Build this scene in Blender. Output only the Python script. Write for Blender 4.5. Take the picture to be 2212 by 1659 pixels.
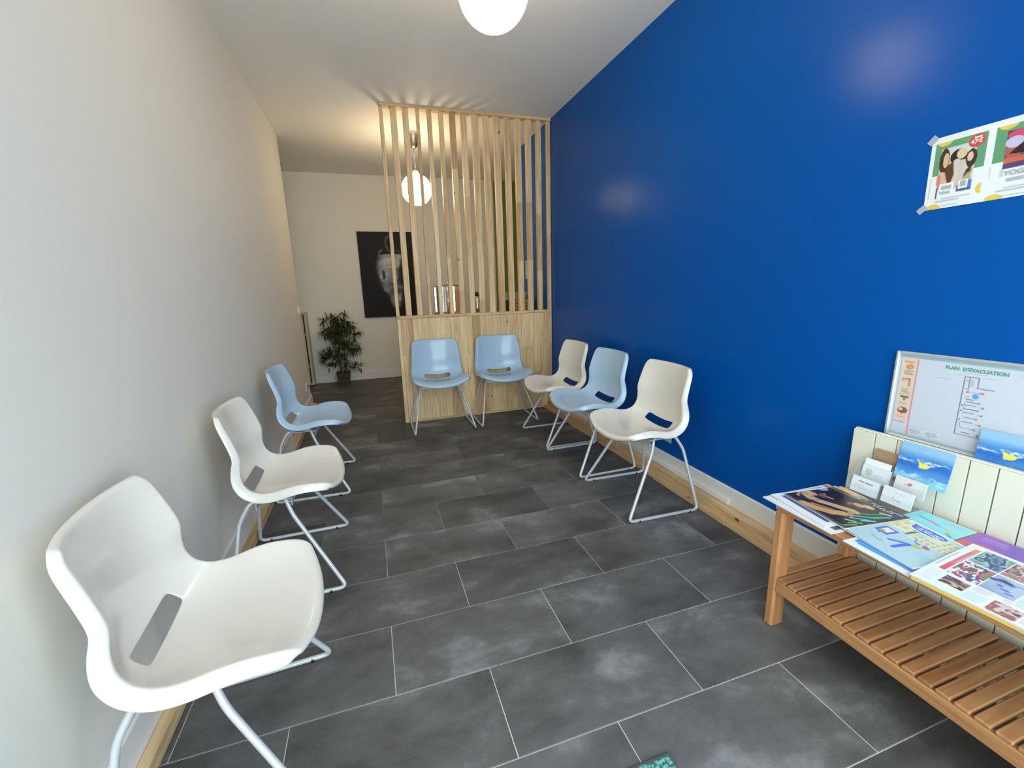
import bpy, bmesh, math, random
import numpy as np
from mathutils import Vector, Matrix

random.seed(7)
rng = np.random.default_rng(11)
SC = bpy.context.scene
COL = SC.collection
for o in list(bpy.data.objects):
    bpy.data.objects.remove(o, do_unlink=True)


def S(r, g, b):
    """sRGB 0-255 -> linear rgba"""
    f = lambda c: (c / 12.92 if c <= 0.04045 else ((c + 0.055) / 1.055) ** 2.4)
    return (f(r / 255.0), f(g / 255.0), f(b / 255.0), 1.0)


# ------------------------------------------------------------------ camera
cam_d = bpy.data.cameras.new('camera')
cam = bpy.data.objects.new('camera', cam_d)
COL.objects.link(cam)
SC.camera = cam
cam_d.sensor_fit = 'HORIZONTAL'
cam_d.sensor_width = 36.0
cam_d.lens = 938.70 / 2212.0 * 36.0
cam_d.clip_start = 0.02
CR = ((0.950508, 0.296069, 0.094226), (-0.309336, 0.930165, 0.197749), (-0.029099, -0.217109, 0.975713))
cam.matrix_world = Matrix((
    (CR[0][0], CR[0][2], -CR[0][1], -0.1366),
    (CR[1][0], CR[1][2], -CR[1][1], -0.8747),
    (CR[2][0], CR[2][2], -CR[2][1], 1.2248),
    (0, 0, 0, 1)))

# ------------------------------------------------------------------ world, exposure
W = bpy.data.worlds.new('sky')
SC.world = W
W.use_nodes = True
bg = W.node_tree.nodes['Background']
bg.inputs['Color'].default_value = (0.80, 0.93, 1.0, 1)
bg.inputs['Strength'].default_value = 6.2
vs = SC.view_settings
vs.view_transform = 'Standard'
vs.look = 'None'
vs.gamma = 1.0
vs.use_curve_mapping = False
vs.exposure = 0.0

LAMP_STRENGTH = 23.0
LAMP_COLOR = (1.0, 0.79, 0.50)

# room constants (metres; tile grid gives the scale)
H = 2.722
XL, XR = -0.83, 1.604
YF = -1.40          # shop front behind the camera
YP = 3.20           # slatted screen
YB = 5.578          # back wall
YLE = 4.20          # left wall ends
YRE = 4.06          # blue wall ends
XFL, XFR = -2.2, 2.9

# sky light enters through the shop front: a portal guides the sampling
pl = bpy.data.lights.new('window_portal', 'AREA')
pl.shape = 'RECTANGLE'
pl.size = 2.3
pl.size_y = 2.5
pl.cycles.is_portal = True
plo = bpy.data.objects.new('window_portal', pl)
COL.objects.link(plo)
plo.location = (0.387, YF + 0.02, 1.33)
plo.rotation_euler = (math.radians(90), 0, 0)


# ------------------------------------------------------------------ helpers
def link(o, parent=None):
    COL.objects.link(o)
    if parent is not None:
        o.parent = parent
    return o


def tag(o, label=None, cat=None, group=None, kind=None):
    if label: o['label'] = label
    if cat: o['category'] = cat
    if group: o['group'] = group
    if kind: o['kind'] = kind
    return o


def thing(name, label, cat, loc=(0, 0, 0), rz=0.0, group=None):
    o = bpy.data.objects.new(name, None)
    o.empty_display_size = 0.05
    link(o)
    o.location = loc
    o.rotation_euler = (0, 0, rz)
    return tag(o, label, cat, group)


class MB:
    def __init__(s):
        s.v = []
        s.f = []
        s.sm = []

    def add(s, verts, faces, smooth=False):
        k = len(s.v)
        s.v.extend([tuple(v) for v in verts])
        s.f.extend([tuple(i + k for i in f) for f in faces])
        s.sm.extend([smooth] * len(faces))
        return s

    def box(s, a, b, M=None):
        x0, y0, z0 = a
        x1, y1, z1 = b
        vs_ = [(x0, y0, z0), (x1, y0, z0), (x1, y1, z0), (x0, y1, z0), (x0, y0, z1), (x1, y0, z1), (x1, y1, z1), (x0, y1, z1)]
        if M is not None:
            vs_ = [M @ Vector(v) for v in vs_]
        return s.add(vs_, [(0, 3, 2, 1), (4, 5, 6, 7), (0, 1, 5, 4), (1, 2, 6, 5), (2, 3, 7, 6), (3, 0, 4, 7)])

    def cbox(s, a, b, c=0.003):
        """box with chamfered edges"""
        bm = bmesh.new()
        bmesh.ops.create_cube(bm, size=1.0)
        for v in bm.verts:
            v.co = Vector([(a[i] + b[i]) / 2 + v.co[i] * (b[i] - a[i]) for i in range(3)])
        bmesh.ops.bevel(bm, geom=bm.edges[:], offset=c, segments=1, affect='EDGES')
        bm.verts.index_update()
        s.add([v.co[:] for v in bm.verts], [[v.index for v in f.verts] for f in bm.faces])
        bm.free()
        return s

    def tube(s, pts, r, n=10, caps=True, closed=False):
        pts = [Vector(p) for p in pts]
        N = len(pts)
        rad = r if isinstance(r, (list, tuple)) else [r] * N
        T = []
        for i in range(N):
            if closed:
                t = pts[(i + 1) % N] - pts[i - 1]
            else:
                t = pts[min(i + 1, N - 1)] - pts[max(i - 1, 0)]
            T.append(t.normalized())
        up = Vector((0, 0, 1)) if abs(T[0].z) < 0.9 else Vector((1, 0, 0))
        u = T[0].cross(up).normalized()
        vs_, fs = [], []
        for i in range(N):
            u = (u - T[i] * u.dot(T[i])).normalized()
            w = T[i].cross(u)
            for k in range(n):
                a = 2 * math.pi * k / n
                vs_.append(pts[i] + (u * math.cos(a) + w * math.sin(a)) * rad[i])
        m = N if closed else N - 1
        for i in range(m):
            for k in range(n):
                a, b = i * n, ((i + 1) % N) * n
                fs.append((a + k, a + (k + 1) % n, b + (k + 1) % n, b + k))
        if caps and not closed:
            fs.append(tuple(range(n))[::-1])
            fs.append(tuple((N - 1) * n + k for k in range(n)))
        return s.add(vs_, fs, True)

    def lathe(s, prof, n=24, cx=0, cy=0, smooth=True):
        """prof: [(r,z)...] bottom to top"""
        vs_, fs = [], []
        for r, z in prof:
            for k in range(n):
                a = 2 * math.pi * k / n
                vs_.append((cx + r * math.cos(a), cy + r * math.sin(a), z))
        for i in range(len(prof) - 1):
            for k in range(n):
                fs.append((i * n + k, i * n + (k + 1) % n, (i + 1) * n + (k + 1) % n, (i + 1) * n + k))
        fs.append(tuple(range(n))[::-1])
        fs.append(tuple((len(prof) - 1) * n + k for k in range(n)))
        return s.add(vs_, fs, smooth)

    def mesh(s, name):
        me = bpy.data.meshes.new(name)
        me.from_pydata(s.v, [], s.f)
        me.polygons.foreach_set('use_smooth', s.sm)
        me.update()
        return me

    def build(s, name, mat, parent=None, loc=None, auto=None):
        me = s.mesh(name)
        if mat is not None:
            me.materials.append(mat)
        o = bpy.data.objects.new(name, me)
        link(o, parent)
        if loc is not None:
            o.location = loc
        if auto:
            set_auto(me, auto)
        return o


def set_auto(me, deg):
    bm = bmesh.new()
    bm.from_mesh(me)
    lim = math.radians(deg)
    for f in bm.faces: f.smooth = True
    for e in bm.edges:
        e.smooth = not (len(e.link_faces) == 2 and e.calc_face_angle(0) > lim)
    bm.to_mesh(me)
    bm.free()


def mobj(name, me, parent=None, loc=(0, 0, 0), rot=(0, 0, 0)):
    o = bpy.data.objects.new(name, me)
    link(o, parent)
    o.location = loc
    o.rotation_euler = rot
    return o


def dup_tree(root):
    r = root.copy()
    COL.objects.link(r)
    for ch in list(root.children):
        c = ch.copy()
        COL.objects.link(c)
        c.parent = r
        for g in list(ch.children):
            d = g.copy()
            COL.objects.link(d)
            d.parent = c
    return r


# ------------------------------------------------------------------ materials
def mat_new(name):
    m = bpy.data.materials.new(name)
    m.use_nodes = True
    nt = m.node_tree
    return m, nt, nt.nodes['Principled BSDF']


def plain(name, col, rough=0.5, metal=0.0, spec=0.5, bump=0.0, bscale=200.0, var=0.0, vscale=3.0, coat=0.0):
    m, nt, b = mat_new(name)
    b.inputs['Base Color'].default_value = col
    b.inputs['Roughness'].default_value = rough
    b.inputs['Metallic'].default_value = metal
    b.inputs['Specular IOR Level'].default_value = spec
    b.inputs['Coat Weight'].default_value = coat
    L = nt.links.new
    if bump > 0 or var > 0:
        tc = nt.nodes.new('ShaderNodeTexCoord')
    if bump > 0:
        n = nt.nodes.new('ShaderNodeTexNoise')
        n.inputs['Scale'].default_value = bscale
        n.inputs['Detail'].default_value = 3
        L(tc.outputs['Object'], n.inputs['Vector'])
        bu = nt.nodes.new('ShaderNodeBump')
        bu.inputs['Strength'].default_value = bump
        bu.inputs['Distance'].default_value = 0.002
        L(n.outputs['Fac'], bu.inputs['Height'])
        L(bu.outputs['Normal'], b.inputs['Normal'])
    if var > 0:
        n = nt.nodes.new('ShaderNodeTexNoise')
        n.inputs['Scale'].default_value = vscale
        n.inputs['Detail'].default_value = 4
        L(tc.outputs['Object'], n.inputs['Vector'])
        mx = nt.nodes.new('ShaderNodeMix')
        mx.data_type = 'RGBA'
        mx.inputs['A'].default_value = tuple(c * (1 - var) for c in col[:3]) + (1,)
        mx.inputs['B'].default_value = tuple(min(1, c * (1 + var)) for c in col[:3]) + (1,)
        L(n.outputs['Fac'], mx.inputs['Factor'])
        L(mx.outputs['Result'], b.inputs['Base Color'])
    return m


def wood(name, light, dark, axis='Z', tone=0.25, knots=True, segs=0.0, rough=0.5, redtone=None, grain=1.0, knot_scale=7.0):
    """planed softwood: grain along AXIS, every piece shifted and toned by its own random number"""
    m, nt, b = mat_new(name)
    N, L = nt.nodes.new, nt.links.new
    tc = N('ShaderNodeTexCoord')
    oi = N('ShaderNodeObjectInfo')
    sh = N('ShaderNodeMath'); sh.operation = 'MULTIPLY'; sh.inputs[1].default_value = 53.0
    L(oi.outputs['Random'], sh.inputs[0])
    add = N('ShaderNodeVectorMath'); add.operation = 'ADD'
    L(tc.outputs['Object'], add.inputs[0])
    L(sh.outputs[0], add.inputs[1])
    mp = N('ShaderNodeMapping')
    sc = [38.0 * grain] * 3
    sc['XYZ'.index(axis)] = 2.2 * grain
    mp.inputs['Scale'].default_value = sc
    L(add.outputs[0], mp.inputs['Vector'])
    n1 = N('ShaderNodeTexNoise')
    n1.inputs['Scale'].default_value = 1.0
    n1.inputs['Detail'].default_value = 5
    n1.inputs['Distortion'].default_value = 1.2
    L(mp.outputs[0], n1.inputs['Vector'])
    r1 = N('ShaderNodeValToRGB')
    r1.color_ramp.elements[0].position = 0.32
    r1.color_ramp.elements[0].color = dark
    r1.color_ramp.elements[1].position = 0.62
    r1.color_ramp.elements[1].color = light
    L(n1.outputs['Fac'], r1.inputs[0])
    # tone of each piece (or of each finger-jointed segment along the piece)
    rnd = oi.outputs['Random']
    if segs > 0:
        sx = N('ShaderNodeSeparateXYZ')
        L(tc.outputs['Object'], sx.inputs[0])
        dv = N('ShaderNodeMath'); dv.operation = 'DIVIDE'; dv.inputs[1].default_value = segs
        L(sx.outputs['XYZ'.index(axis)], dv.inputs[0])
        ad = N('ShaderNodeMath'); ad.operation = 'ADD'
        L(dv.outputs[0], ad.inputs[0]); L(sh.outputs[0], ad.inputs[1])
        fl = N('ShaderNodeMath'); fl.operation = 'FLOOR'
        L(ad.outputs[0], fl.inputs[0])
        a2 = N('ShaderNodeMath'); a2.operation = 'ADD'
        L(fl.outputs[0], a2.inputs[0]); L(sh.outputs[0], a2.inputs[1])
        wn = N('ShaderNodeTexWhiteNoise'); wn.noise_dimensions = '1D'
        L(a2.outputs[0], wn.inputs['W'])
        rnd = wn.outputs['Value']
    tr = N('ShaderNodeValToRGB')
    e = tr.color_ramp.elements
    e[0].position = 0.0
    rt = redtone or (1 - 2.0 * tone, 1 - 2.6 * tone, 1 - 3.0 * tone, 1)
    e[0].color = tuple(max(0.05, c) for c in rt)
    e[1].position = 1.0
    e[1].color = (1, 1, 1, 1)
    x = tr.color_ramp.elements.new(0.22)
    x.color = (1 - tone * .8, 1 - tone * .9, 1 - tone, 1)
    x = tr.color_ramp.elements.new(0.6)
    x.color = (1 - tone * 0.25, 1 - tone * 0.3, 1 - tone * 0.35, 1)
    L(rnd, tr.inputs[0])
    mu = N('ShaderNodeMix'); mu.data_type = 'RGBA'; mu.blend_type = 'MULTIPLY'
    mu.inputs['Factor'].default_value = 1.0
    L(r1.outputs[0], mu.inputs['A']); L(tr.outputs[0], mu.inputs['B'])
    out = mu.outputs['Result']
    if knots:
        mk = N('ShaderNodeMapping')
        ks = [knot_scale] * 3
        ks['XYZ'.index(axis)] = knot_scale * 0.55
        mk.inputs['Scale'].default_value = ks
        L(add.outputs[0], mk.inputs['Vector'])
        vo = N('ShaderNodeTexVoronoi')
        vo.inputs['Scale'].default_value = 1.0
        L(mk.outputs[0], vo.inputs['Vector'])
        rk = N('ShaderNodeValToRGB')
        rk.color_ramp.elements[0].position = 0.040
        rk.color_ramp.elements[0].color = (1, 1, 1, 1)
        rk.color_ramp.elements[1].position = 0.078
        rk.color_ramp.elements[1].color = (0, 0, 0, 1)
        L(vo.outputs['Distance'], rk.inputs[0])
        mx = N('ShaderNodeMix'); mx.data_type = 'RGBA'
        L(rk.outputs[0], mx.inputs['Factor'])
        L(out, mx.inputs['A'])
        mx.inputs['B'].default_value = S(112, 66, 32)
        out = mx.outputs['Result']
    L(out, b.inputs['Base Color'])
    b.inputs['Roughness'].default_value = rough
    bu = N('ShaderNodeBump')
    bu.inputs['Strength'].default_value = 0.12
    bu.inputs['Distance'].default_value = 0.002
    L(n1.outputs['Fac'], bu.inputs['Height'])
    L(bu.outputs['Normal'], b.inputs['Normal'])
    return m


def tile_mat():
    m, nt, b = mat_new('slate_tile')
    N, L = nt.nodes.new, nt.links.new
    tc = N('ShaderNodeTexCoord'); oi = N('ShaderNodeObjectInfo')
    sh = N('ShaderNodeMath'); sh.operation = 'MULTIPLY'; sh.inputs[1].default_value = 41.0
    L(oi.outputs['Random'], sh.inputs[0])
    add = N('ShaderNodeVectorMath'); add.operation = 'ADD'
    L(tc.outputs['Object'], add.inputs[0]); L(sh.outputs[0], add.inputs[1])
    mp = N('ShaderNodeMapping')
    mp.inputs['Scale'].default_value = (2.8, 4.2, 5)
    L(add.outputs[0], mp.inputs['Vector'])
    n1 = N('ShaderNodeTexNoise'); n1.inputs['Scale'].default_value = 1.0
    n1.inputs['Detail'].default_value = 6; n1.inputs['Roughness'].default_value = 0.62
    n1.inputs['Distortion'].default_value = 0.25
    L(mp.outputs[0], n1.inputs['Vector'])
    r = N('ShaderNodeValToRGB')
    r.color_ramp.elements[0].position = 0.34
    r.color_ramp.elements[0].color = S(74, 72, 70)
    r.color_ramp.elements[1].position = 0.80
    r.color_ramp.elements[1].color = S(160, 160, 161)
    x = r.color_ramp.elements.new(0.56); x.color = S(102, 101, 100)
    L(n1.outputs['Fac'], r.inputs[0])
    n2 = N('ShaderNodeTexNoise'); n2.inputs['Scale'].default_value = 90.0
    n2.inputs['Detail'].default_value = 3
    L(add.outputs[0], n2.inputs['Vector'])
    mx = N('ShaderNodeMix'); mx.data_type = 'RGBA'; mx.blend_type = 'OVERLAY'
    mx.inputs['Factor'].default_value = 0.18
    L(r.outputs[0], mx.inputs['A']); L(n2.outputs['Color'], mx.inputs['B'])
    hs = N('ShaderNodeHueSaturation'); hs.inputs['Saturation'].default_value = 0.7
    mr = N('ShaderNodeMapRange')
    mr.inputs['To Min'].default_value = 0.82; mr.inputs['To Max'].default_value = 1.1
    L(oi.outputs['Random'], mr.inputs['Value']); L(mr.outputs[0], hs.inputs['Value'])
    L(mx.outputs['Result'], hs.inputs['Color'])
    L(hs.outputs[0], b.inputs['Base Color'])
    rr = N('ShaderNodeMapRange')
    rr.inputs['To Min'].default_value = 0.42; rr.inputs['To Max'].default_value = 0.58
    L(n1.outputs['Fac'], rr.inputs['Value']); L(rr.outputs[0], b.inputs['Roughness'])
    b.inputs['Specular IOR Level'].default_value = 0.25
    bu = N('ShaderNodeBump'); bu.inputs['Strength'].default_value = 0.15; bu.inputs['Distance'].default_value = 0.002
    L(n2.outputs['Fac'], bu.inputs['Height']); L(bu.outputs['Normal'], b.inputs['Normal'])
    return m


def print_mat(name, rough=0.35, spec=0.4):
    m, nt, b = mat_new(name)
    at = nt.nodes.new('ShaderNodeAttribute')
    at.attribute_name = 'Col'
    nt.links.new(at.outputs['Color'], b.inputs['Base Color'])
    b.inputs['Roughness'].default_value = rough
    b.inputs['Specular IOR Level'].default_value = spec
    return m


def emit(name, col, strength):
    m, nt, b = mat_new(name)
    b.inputs['Base Color'].default_value = (0.9, 0.9, 0.88, 1)
    b.inputs['Emission Color'].default_value = tuple(col) + (1,)
    b.inputs['Emission Strength'].default_value = strength
    return m


M = {}
M['wall'] = plain('white_wall_paint', S(226, 223, 215), 0.6, bump=0.10, bscale=350, spec=0.3)
M['ceiling'] = plain('ceiling_paint', S(244, 242, 237), 0.8, spec=0.2)
M['blue'] = plain('blue_wall_paint', S(0, 82, 166), 0.24, spec=0.13)
M['green'] = plain('green_wall_paint', S(122, 142, 72), 0.5)
M['backwall'] = plain('back_wall_paint', S(232, 229, 218), 0.65)
M['skirting'] = plain('skirting_white', S(232, 230, 224), 0.4)
M['pine'] = wood('pine', S(244, 216, 168), S(214, 174, 120), 'Z', tone=0.18, rough=0.5)
M['pine_slat'] = wood('pine_slat', S(242, 213, 165), S(212, 172, 118), 'Z', tone=0.14, segs=0.52, rough=0.5, knot_scale=8.0)
M['pine_y'] = wood('pine_batten', S(228, 198, 152), S(198, 160, 110), 'Y', tone=0.14, segs=0.33, rough=0.45)
M['pine_x'] = wood('pine_rail', S(232, 202, 156), S(208, 170, 120), 'X', tone=0.12, segs=0.6, rough=0.5)
M['oil_x'] = wood('oiled_wood_across', S(192, 142, 96), S(160, 110, 68), 'X', tone=0.10, knots=False, rough=0.42)
M['oil_y'] = wood('oiled_wood_along', S(198, 146, 96), S(168, 116, 70), 'Y', tone=0.08, knots=False, rough=0.42)
M['oil_z'] = wood('oiled_wood_leg', S(198, 146, 98), S(168, 114, 70), 'Z', tone=0.08, knots=False, rough=0.42)
M['tile'] = tile_mat()
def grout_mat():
    """pale joints by the entrance, darker ones deeper in the room"""
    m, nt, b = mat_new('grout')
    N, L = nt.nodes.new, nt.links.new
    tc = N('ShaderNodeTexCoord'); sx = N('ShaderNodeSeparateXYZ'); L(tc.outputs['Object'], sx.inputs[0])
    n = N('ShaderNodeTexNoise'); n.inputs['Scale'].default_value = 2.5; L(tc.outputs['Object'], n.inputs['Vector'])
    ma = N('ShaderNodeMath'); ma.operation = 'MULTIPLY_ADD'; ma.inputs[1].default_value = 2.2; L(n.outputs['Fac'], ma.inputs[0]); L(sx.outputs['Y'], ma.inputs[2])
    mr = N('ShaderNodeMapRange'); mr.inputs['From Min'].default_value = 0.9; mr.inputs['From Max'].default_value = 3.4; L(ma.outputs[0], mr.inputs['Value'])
    r = N('ShaderNodeValToRGB'); r.color_ramp.elements[0].color = S(212, 210, 202); r.color_ramp.elements[1].color = S(84, 80, 75)  # shade deeper in the room painted into the joint colour
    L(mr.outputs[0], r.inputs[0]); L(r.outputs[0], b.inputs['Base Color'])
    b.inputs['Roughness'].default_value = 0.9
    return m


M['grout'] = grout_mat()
M['shell_white'] = plain('white_shell_plastic', S(226, 222, 213), 0.18, spec=0.5)
M['shell_blue'] = plain('blue_shell_plastic', S(176, 203, 226), 0.18, spec=0.5)
M['tube'] = plain('silver_painted_tube', S(208, 211, 213), 0.35, metal=0.25, spec=0.5)
M['glide'] = plain('black_glide', S(24, 24, 26), 0.5)
M['nickel'] = plain('nickel', S(190, 182, 165), 0.3, metal=1.0)
M['cord'] = plain('lamp_cord', S(225, 222, 210), 0.5)
M['globe'] = emit('globe_glass', LAMP_COLOR, LAMP_STRENGTH)
M['globe_near'] = emit('globe_glass_front', LAMP_COLOR, LAMP_STRENGTH * 0.8)
M['print'] = print_mat('printed_paper', 0.38)
M['print_gloss'] = print_mat('glossy_print', 0.22, 0.5)
M['canvas'] = print_mat('painted_canvas', 0.6, 0.25)
M['paper'] = plain('white_paper', S(236, 238, 240), 0.6)
M['paper_edge'] = plain('paper_edge', S(214, 214, 212), 0.7, var=0.12, vscale=300)
M['yellow_paper'] = plain('yellow_paper', S(235, 196, 96), 0.6)
M['teal_paper'] = plain('teal_paper', S(38, 170, 170), 0.5)
M['cream'] = plain('cream_board', S(230, 230, 212), 0.45, var=0.03)
M['groove'] = plain('groove_shadow', S(104, 100, 96), 0.8)
M['alu'] = plain('aluminium_frame', S(205, 214, 212), 0.3, metal=0.5)
M['tape'] = plain('adhesive_tape', S(170, 176, 196), 0.3)
M['ink_green'] = plain('ink_green', S(96, 164, 140), 0.6)
M['ink_grey'] = plain('ink_grey', S(166, 172, 186), 0.6)
M['ink_white'] = plain('ink_white', S(240, 240, 245), 0.6)
M['pot'] = plain('planter', S(66, 48, 36), 0.6)
M['soil'] = plain('soil', S(48, 36, 26), 0.95)
M['cane'] = plain('bamboo_cane', S(112, 92, 58), 0.6, var=0.2, vscale=20)
M['leaf'] = plain('leaf', S(54, 68, 30), 0.5, var=0.35, vscale=6)
M['black'] = plain('black_plastic', S(22, 21, 20), 0.3)
M['dark_frame'] = plain('dark_mirror_frame', S(52, 38, 30), 0.35)
M['mirror'] = plain('mirror_glass', S(245, 245, 240), 0.03, metal=1.0)
M['chrome'] = plain('chrome', S(225, 222, 215), 0.12, metal=1.0)
M['kraft'] = plain('kraft_card', S(168, 140, 110), 0.7, var=0.12, vscale=30)
M['crate'] = wood('crate_wood', S(206, 170, 122), S(176, 132, 88), 'X', tone=0.2, knots=False)
M['tub'] = plain('grey_tub', S(168, 165, 158), 0.5)
M['tan'] = plain('tan_panel', S(206, 196, 174), 0.6)
M['mat_border'] = plain('mat_rubber', S(74, 82, 92), 0.8)
M['mat_pile'] = plain('mat_pile', S(96, 160, 150), 0.95, bump=0.8, bscale=140, var=0.35, vscale=60)
M['pave'] = plain('pavement', S(214, 212, 206), 0.9)
M['frame_dark'] = plain('shopfront_frame', S(70, 72, 76), 0.4)


def acrylic():
    m, nt, b = mat_new('clear_acrylic')
    N, L = nt.nodes.new, nt.links.new
    tr = N('ShaderNodeBsdfTransparent'); tr.inputs['Color'].default_value = (0.97, 0.985, 0.985, 1)
    b.inputs['Base Color'].default_value = (0.9, 0.94, 0.95, 1)
    b.inputs['Roughness'].default_value = 0.08
    mx = N('ShaderNodeMixShader'); mx.inputs[0].default_value = 0.06
    L(tr.outputs[0], mx.inputs[1]); L(b.outputs[0], mx.inputs[2])
    L(mx.outputs[0], nt.nodes['Material Output'].inputs['Surface'])
    return m


M['acrylic'] = acrylic()


# ------------------------------------------------------------------ the room
def struct(name, mb, mat, parent=None):
    o = mb.build(name, mat, parent)
    if parent is None:
        o['kind'] = 'structure'
    return o


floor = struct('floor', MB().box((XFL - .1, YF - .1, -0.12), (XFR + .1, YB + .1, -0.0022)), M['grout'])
# 60 x 30 cm tiles, half bond, 2.5 mm joints
_tiles = {}


def tile_mesh(w, d):
    k = (round(w, 3), round(d, 3))
    if k not in _tiles:
        mb = MB().cbox((-w / 2, -d / 2, -0.010), (w / 2, d / 2, 0.0), 0.0012)
        me = mb.mesh('tile')
        me.materials.append(M['tile'])
        _tiles[k] = me
    return _tiles[k]


G = 0.0016
for k in range(-7, 19):
    y0, y1 = max(k * 0.3, YF), min((k + 1) * 0.3, YB)
    if y1 - y0 < 0.03: continue
    off = 0.13 if k % 2 == 0 else 0.43
    far = (k + 0.5) * 0.3 > YLE
    xa, xb = (XFL if far else XL), (XFR if (k + .5) * .3 > YRE else XR)
    j = math.floor((xa - off) / 0.6)
    x = off + j * 0.6
    while x < xb:
        x0, x1 = max(x, xa), min(x + 0.6, xb)
        if x1 - x0 > 0.02:
            mobj('tile', tile_mesh(x1 - x0 - 2 * G, y1 - y0 - 2 * G), floor,
                 ((x0 + x1) / 2, (y0 + y1) / 2, random.uniform(-0.0004, 0.0)))
        x += 0.6

struct('ceiling', MB().box((XFL - .1, YF - .1, H), (XFR + .1, YB + .1, H + .12)), M['ceiling'])
struct('wall_left', MB().box((XL - 0.16, YF, 0), (XL, YLE, H)), M['wall'])
struct('wall_right', MB().box((XR, YF, 0), (XR + 0.14, YRE, H)), M['blue'])
struct('wall_back', MB().box((XFL, YB, 0), (1.715, YB + .1, H)), M['backwall'])
struct('wall_back_right', MB().box((1.715, YB, 0), (XFR, YB + .1, H)), M['green'])
struct('wall_far_left', MB().box((XFL - .1, YLE - 0.1, 0), (XFL, YB + .1, H)), M['backwall'])
struct('wall_inner_left', MB().box((XFL, YLE - .1, 0), (XL - 0.16, YLE, H)), M['backwall'])
struct('wall_far_right', MB().box((XFR, YRE - .1, 0), (XFR + .1, YB + .1, H)), M['backwall'])
struct('wall_inner_right', MB().box((XR + .14, YRE - .1, 0), (XFR, YRE, H)), M['backwall'])
# shop front behind the camera: a big opening with a frame, daylight beyond
wf = MB()
wf.box((XL - .16, YF - .12, 0), (-0.76, YF, H)).box((1.54, YF - .12, 0), (XR + .14, YF, H))
wf.box((-0.76, YF - .12, 2.58), (1.54, YF, H)).box((-0.76, YF - .12, 0), (1.54, YF, 0.08))
struct('wall_front', wf, M['wall'])
w1 = bpy.data.objects.new('window_1', None); link(w1); w1['kind'] = 'structure'
for a, b_ in (((-0.76, YF - .09, .08), (-0.70, YF - .03, 2.58)), ((1.48, YF - .09, .08), (1.54, YF - .03, 2.58)),
              ((-0.70, YF - .09, 2.52), (1.48, YF - .03, 2.58)), ((-0.70, YF - .09, .08), (1.48, YF - .03, .14)),
              ((0.36, YF - .09, .14), (0.42, YF - .03, 2.52))):
    MB().box(a, b_).build('frame_bar', M['frame_dark'], w1)
struct('ground_outside', MB().box((-8, -12, -0.2), (8, YF - .12, -0.02)), M['pave'])  # unseen ground, added and kept pale to bounce daylight up inside

# skirting and timber battens along the walls
bb = MB().cbox((1.588, YF, 0.0), (XR, YRE, 0.155), 0.004)
struct('baseboard_right', bb, M['skirting'])
bb = MB().cbox((XL, YF, 0.0), (XL + .012, YLE, 0.150), 0.004)
struct('baseboard_left', bb, M['skirting'])
bb = MB().cbox((XFL, YB - .014, 0.0), (1.715, YB, 0.115), 0.004)
struct('baseboard_back', bb, M['skirting'])
tr1 = bpy.data.objects.new('trim_1', None); link(tr1); tr1['kind'] = 'structure'
ys = [YF, -0.35, 0.715, 1.32, 2.35, YP - 0.032]
for i in range(5):
    dx = (0.0, 0.003, 0.0, 0.004, 0.001)[i]
    ym = (ys[i] + ys[i + 1]) / 2
    hl = (ys[i + 1] - ys[i]) / 2 - 0.0015
    MB().cbox((-0.021, -hl, 0), (0.021, hl, 0.022), 0.002).build('board', M['pine_y'], tr1, (1.510 + dx, ym, 0))
ys = [YF, 0.10, 1.18, 2.02, YP - 0.032]
for i in range(4):
    ym = (ys[i] + ys[i + 1]) / 2
    hl = (ys[i + 1] - ys[i]) / 2 - 0.001
    MB().cbox((-0.028, -hl, 0), (0.028, hl, 0.062), 0.003).build('batten', M['pine_y'], tr1, (1.559, ym, 0))
tr2 = bpy.data.objects.new('trim_2', None); link(tr2); tr2['kind'] = 'structure'
ys = [YF, 0.05, 1.24, 2.5, YLE]
for i in range(4):
    ym = (ys[i] + ys[i + 1]) / 2
    hl = (ys[i + 1] - ys[i]) / 2 - 0.0015
    MB().cbox((-0.0165, -hl, 0), (0.0165, hl, 0.05), 0.003).build('batten', M['pine_y'], tr2, (-0.8015, ym, 0))
# flat cable cover on the right skirting
ct = thing('cable_cover', 'thin white cable cover running along the skirting of the blue wall', 'cable cover', (1.582, 1.97, 0.062))
MB().cbox((-0.006, -1.17, 0.0), (0.006, 1.17, 0.034), 0.003).build('cover_strip', M['skirting'], ct)
MB().cbox((-0.008, -1.178, -0.0005), (0.006, -1.165, 0.0355), 0.002).build('end_cap', M['skirting'], ct)

# ------------------------------------------------------------------ slatted screen
scr = thing('slatted_screen', 'pine room divider with tall vertical slats above a solid glued panel', 'room divider', (0.85, YP, 0))
SX0, SX1 = 0.092, 1.602


def scr_part(name, a, b, mat, c=0.002):
    cx, cy, cz = [(a[i] + b[i]) / 2 for i in range(3)]
    mb = MB().cbox((a[0] - cx, a[1] - cy, a[2] - cz), (b[0] - cx, b[1] - cy, b[2] - cz), c)
    return mb.build(name, mat, scr, (cx - 0.85, cy - YP, cz))


scr_part('core_panel', (SX0 + .03, YP + .012, 0.02), (SX1 - .02, YP + .04, 0.975), M['pine'])
scr_part('end_post', (SX0, YP - .012, 0.0), (SX0 + .03, YP + .055, 0.975), M['pine'])
scr_part('bottom_rail', (SX0 + .03, YP - .012, 0.0), (SX1 - .022, YP + .012, 0.018), M['pine_x'])
scr_part('cap_rail', (SX0, YP - .018, 0.976), (SX1 - .022, YP + .06, 0.998), M['pine_x'])
scr_part('top_rail', (SX0 - .002, YP - .012, H - .022), (SX1, YP + .055, H), M['pine_x'])
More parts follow.
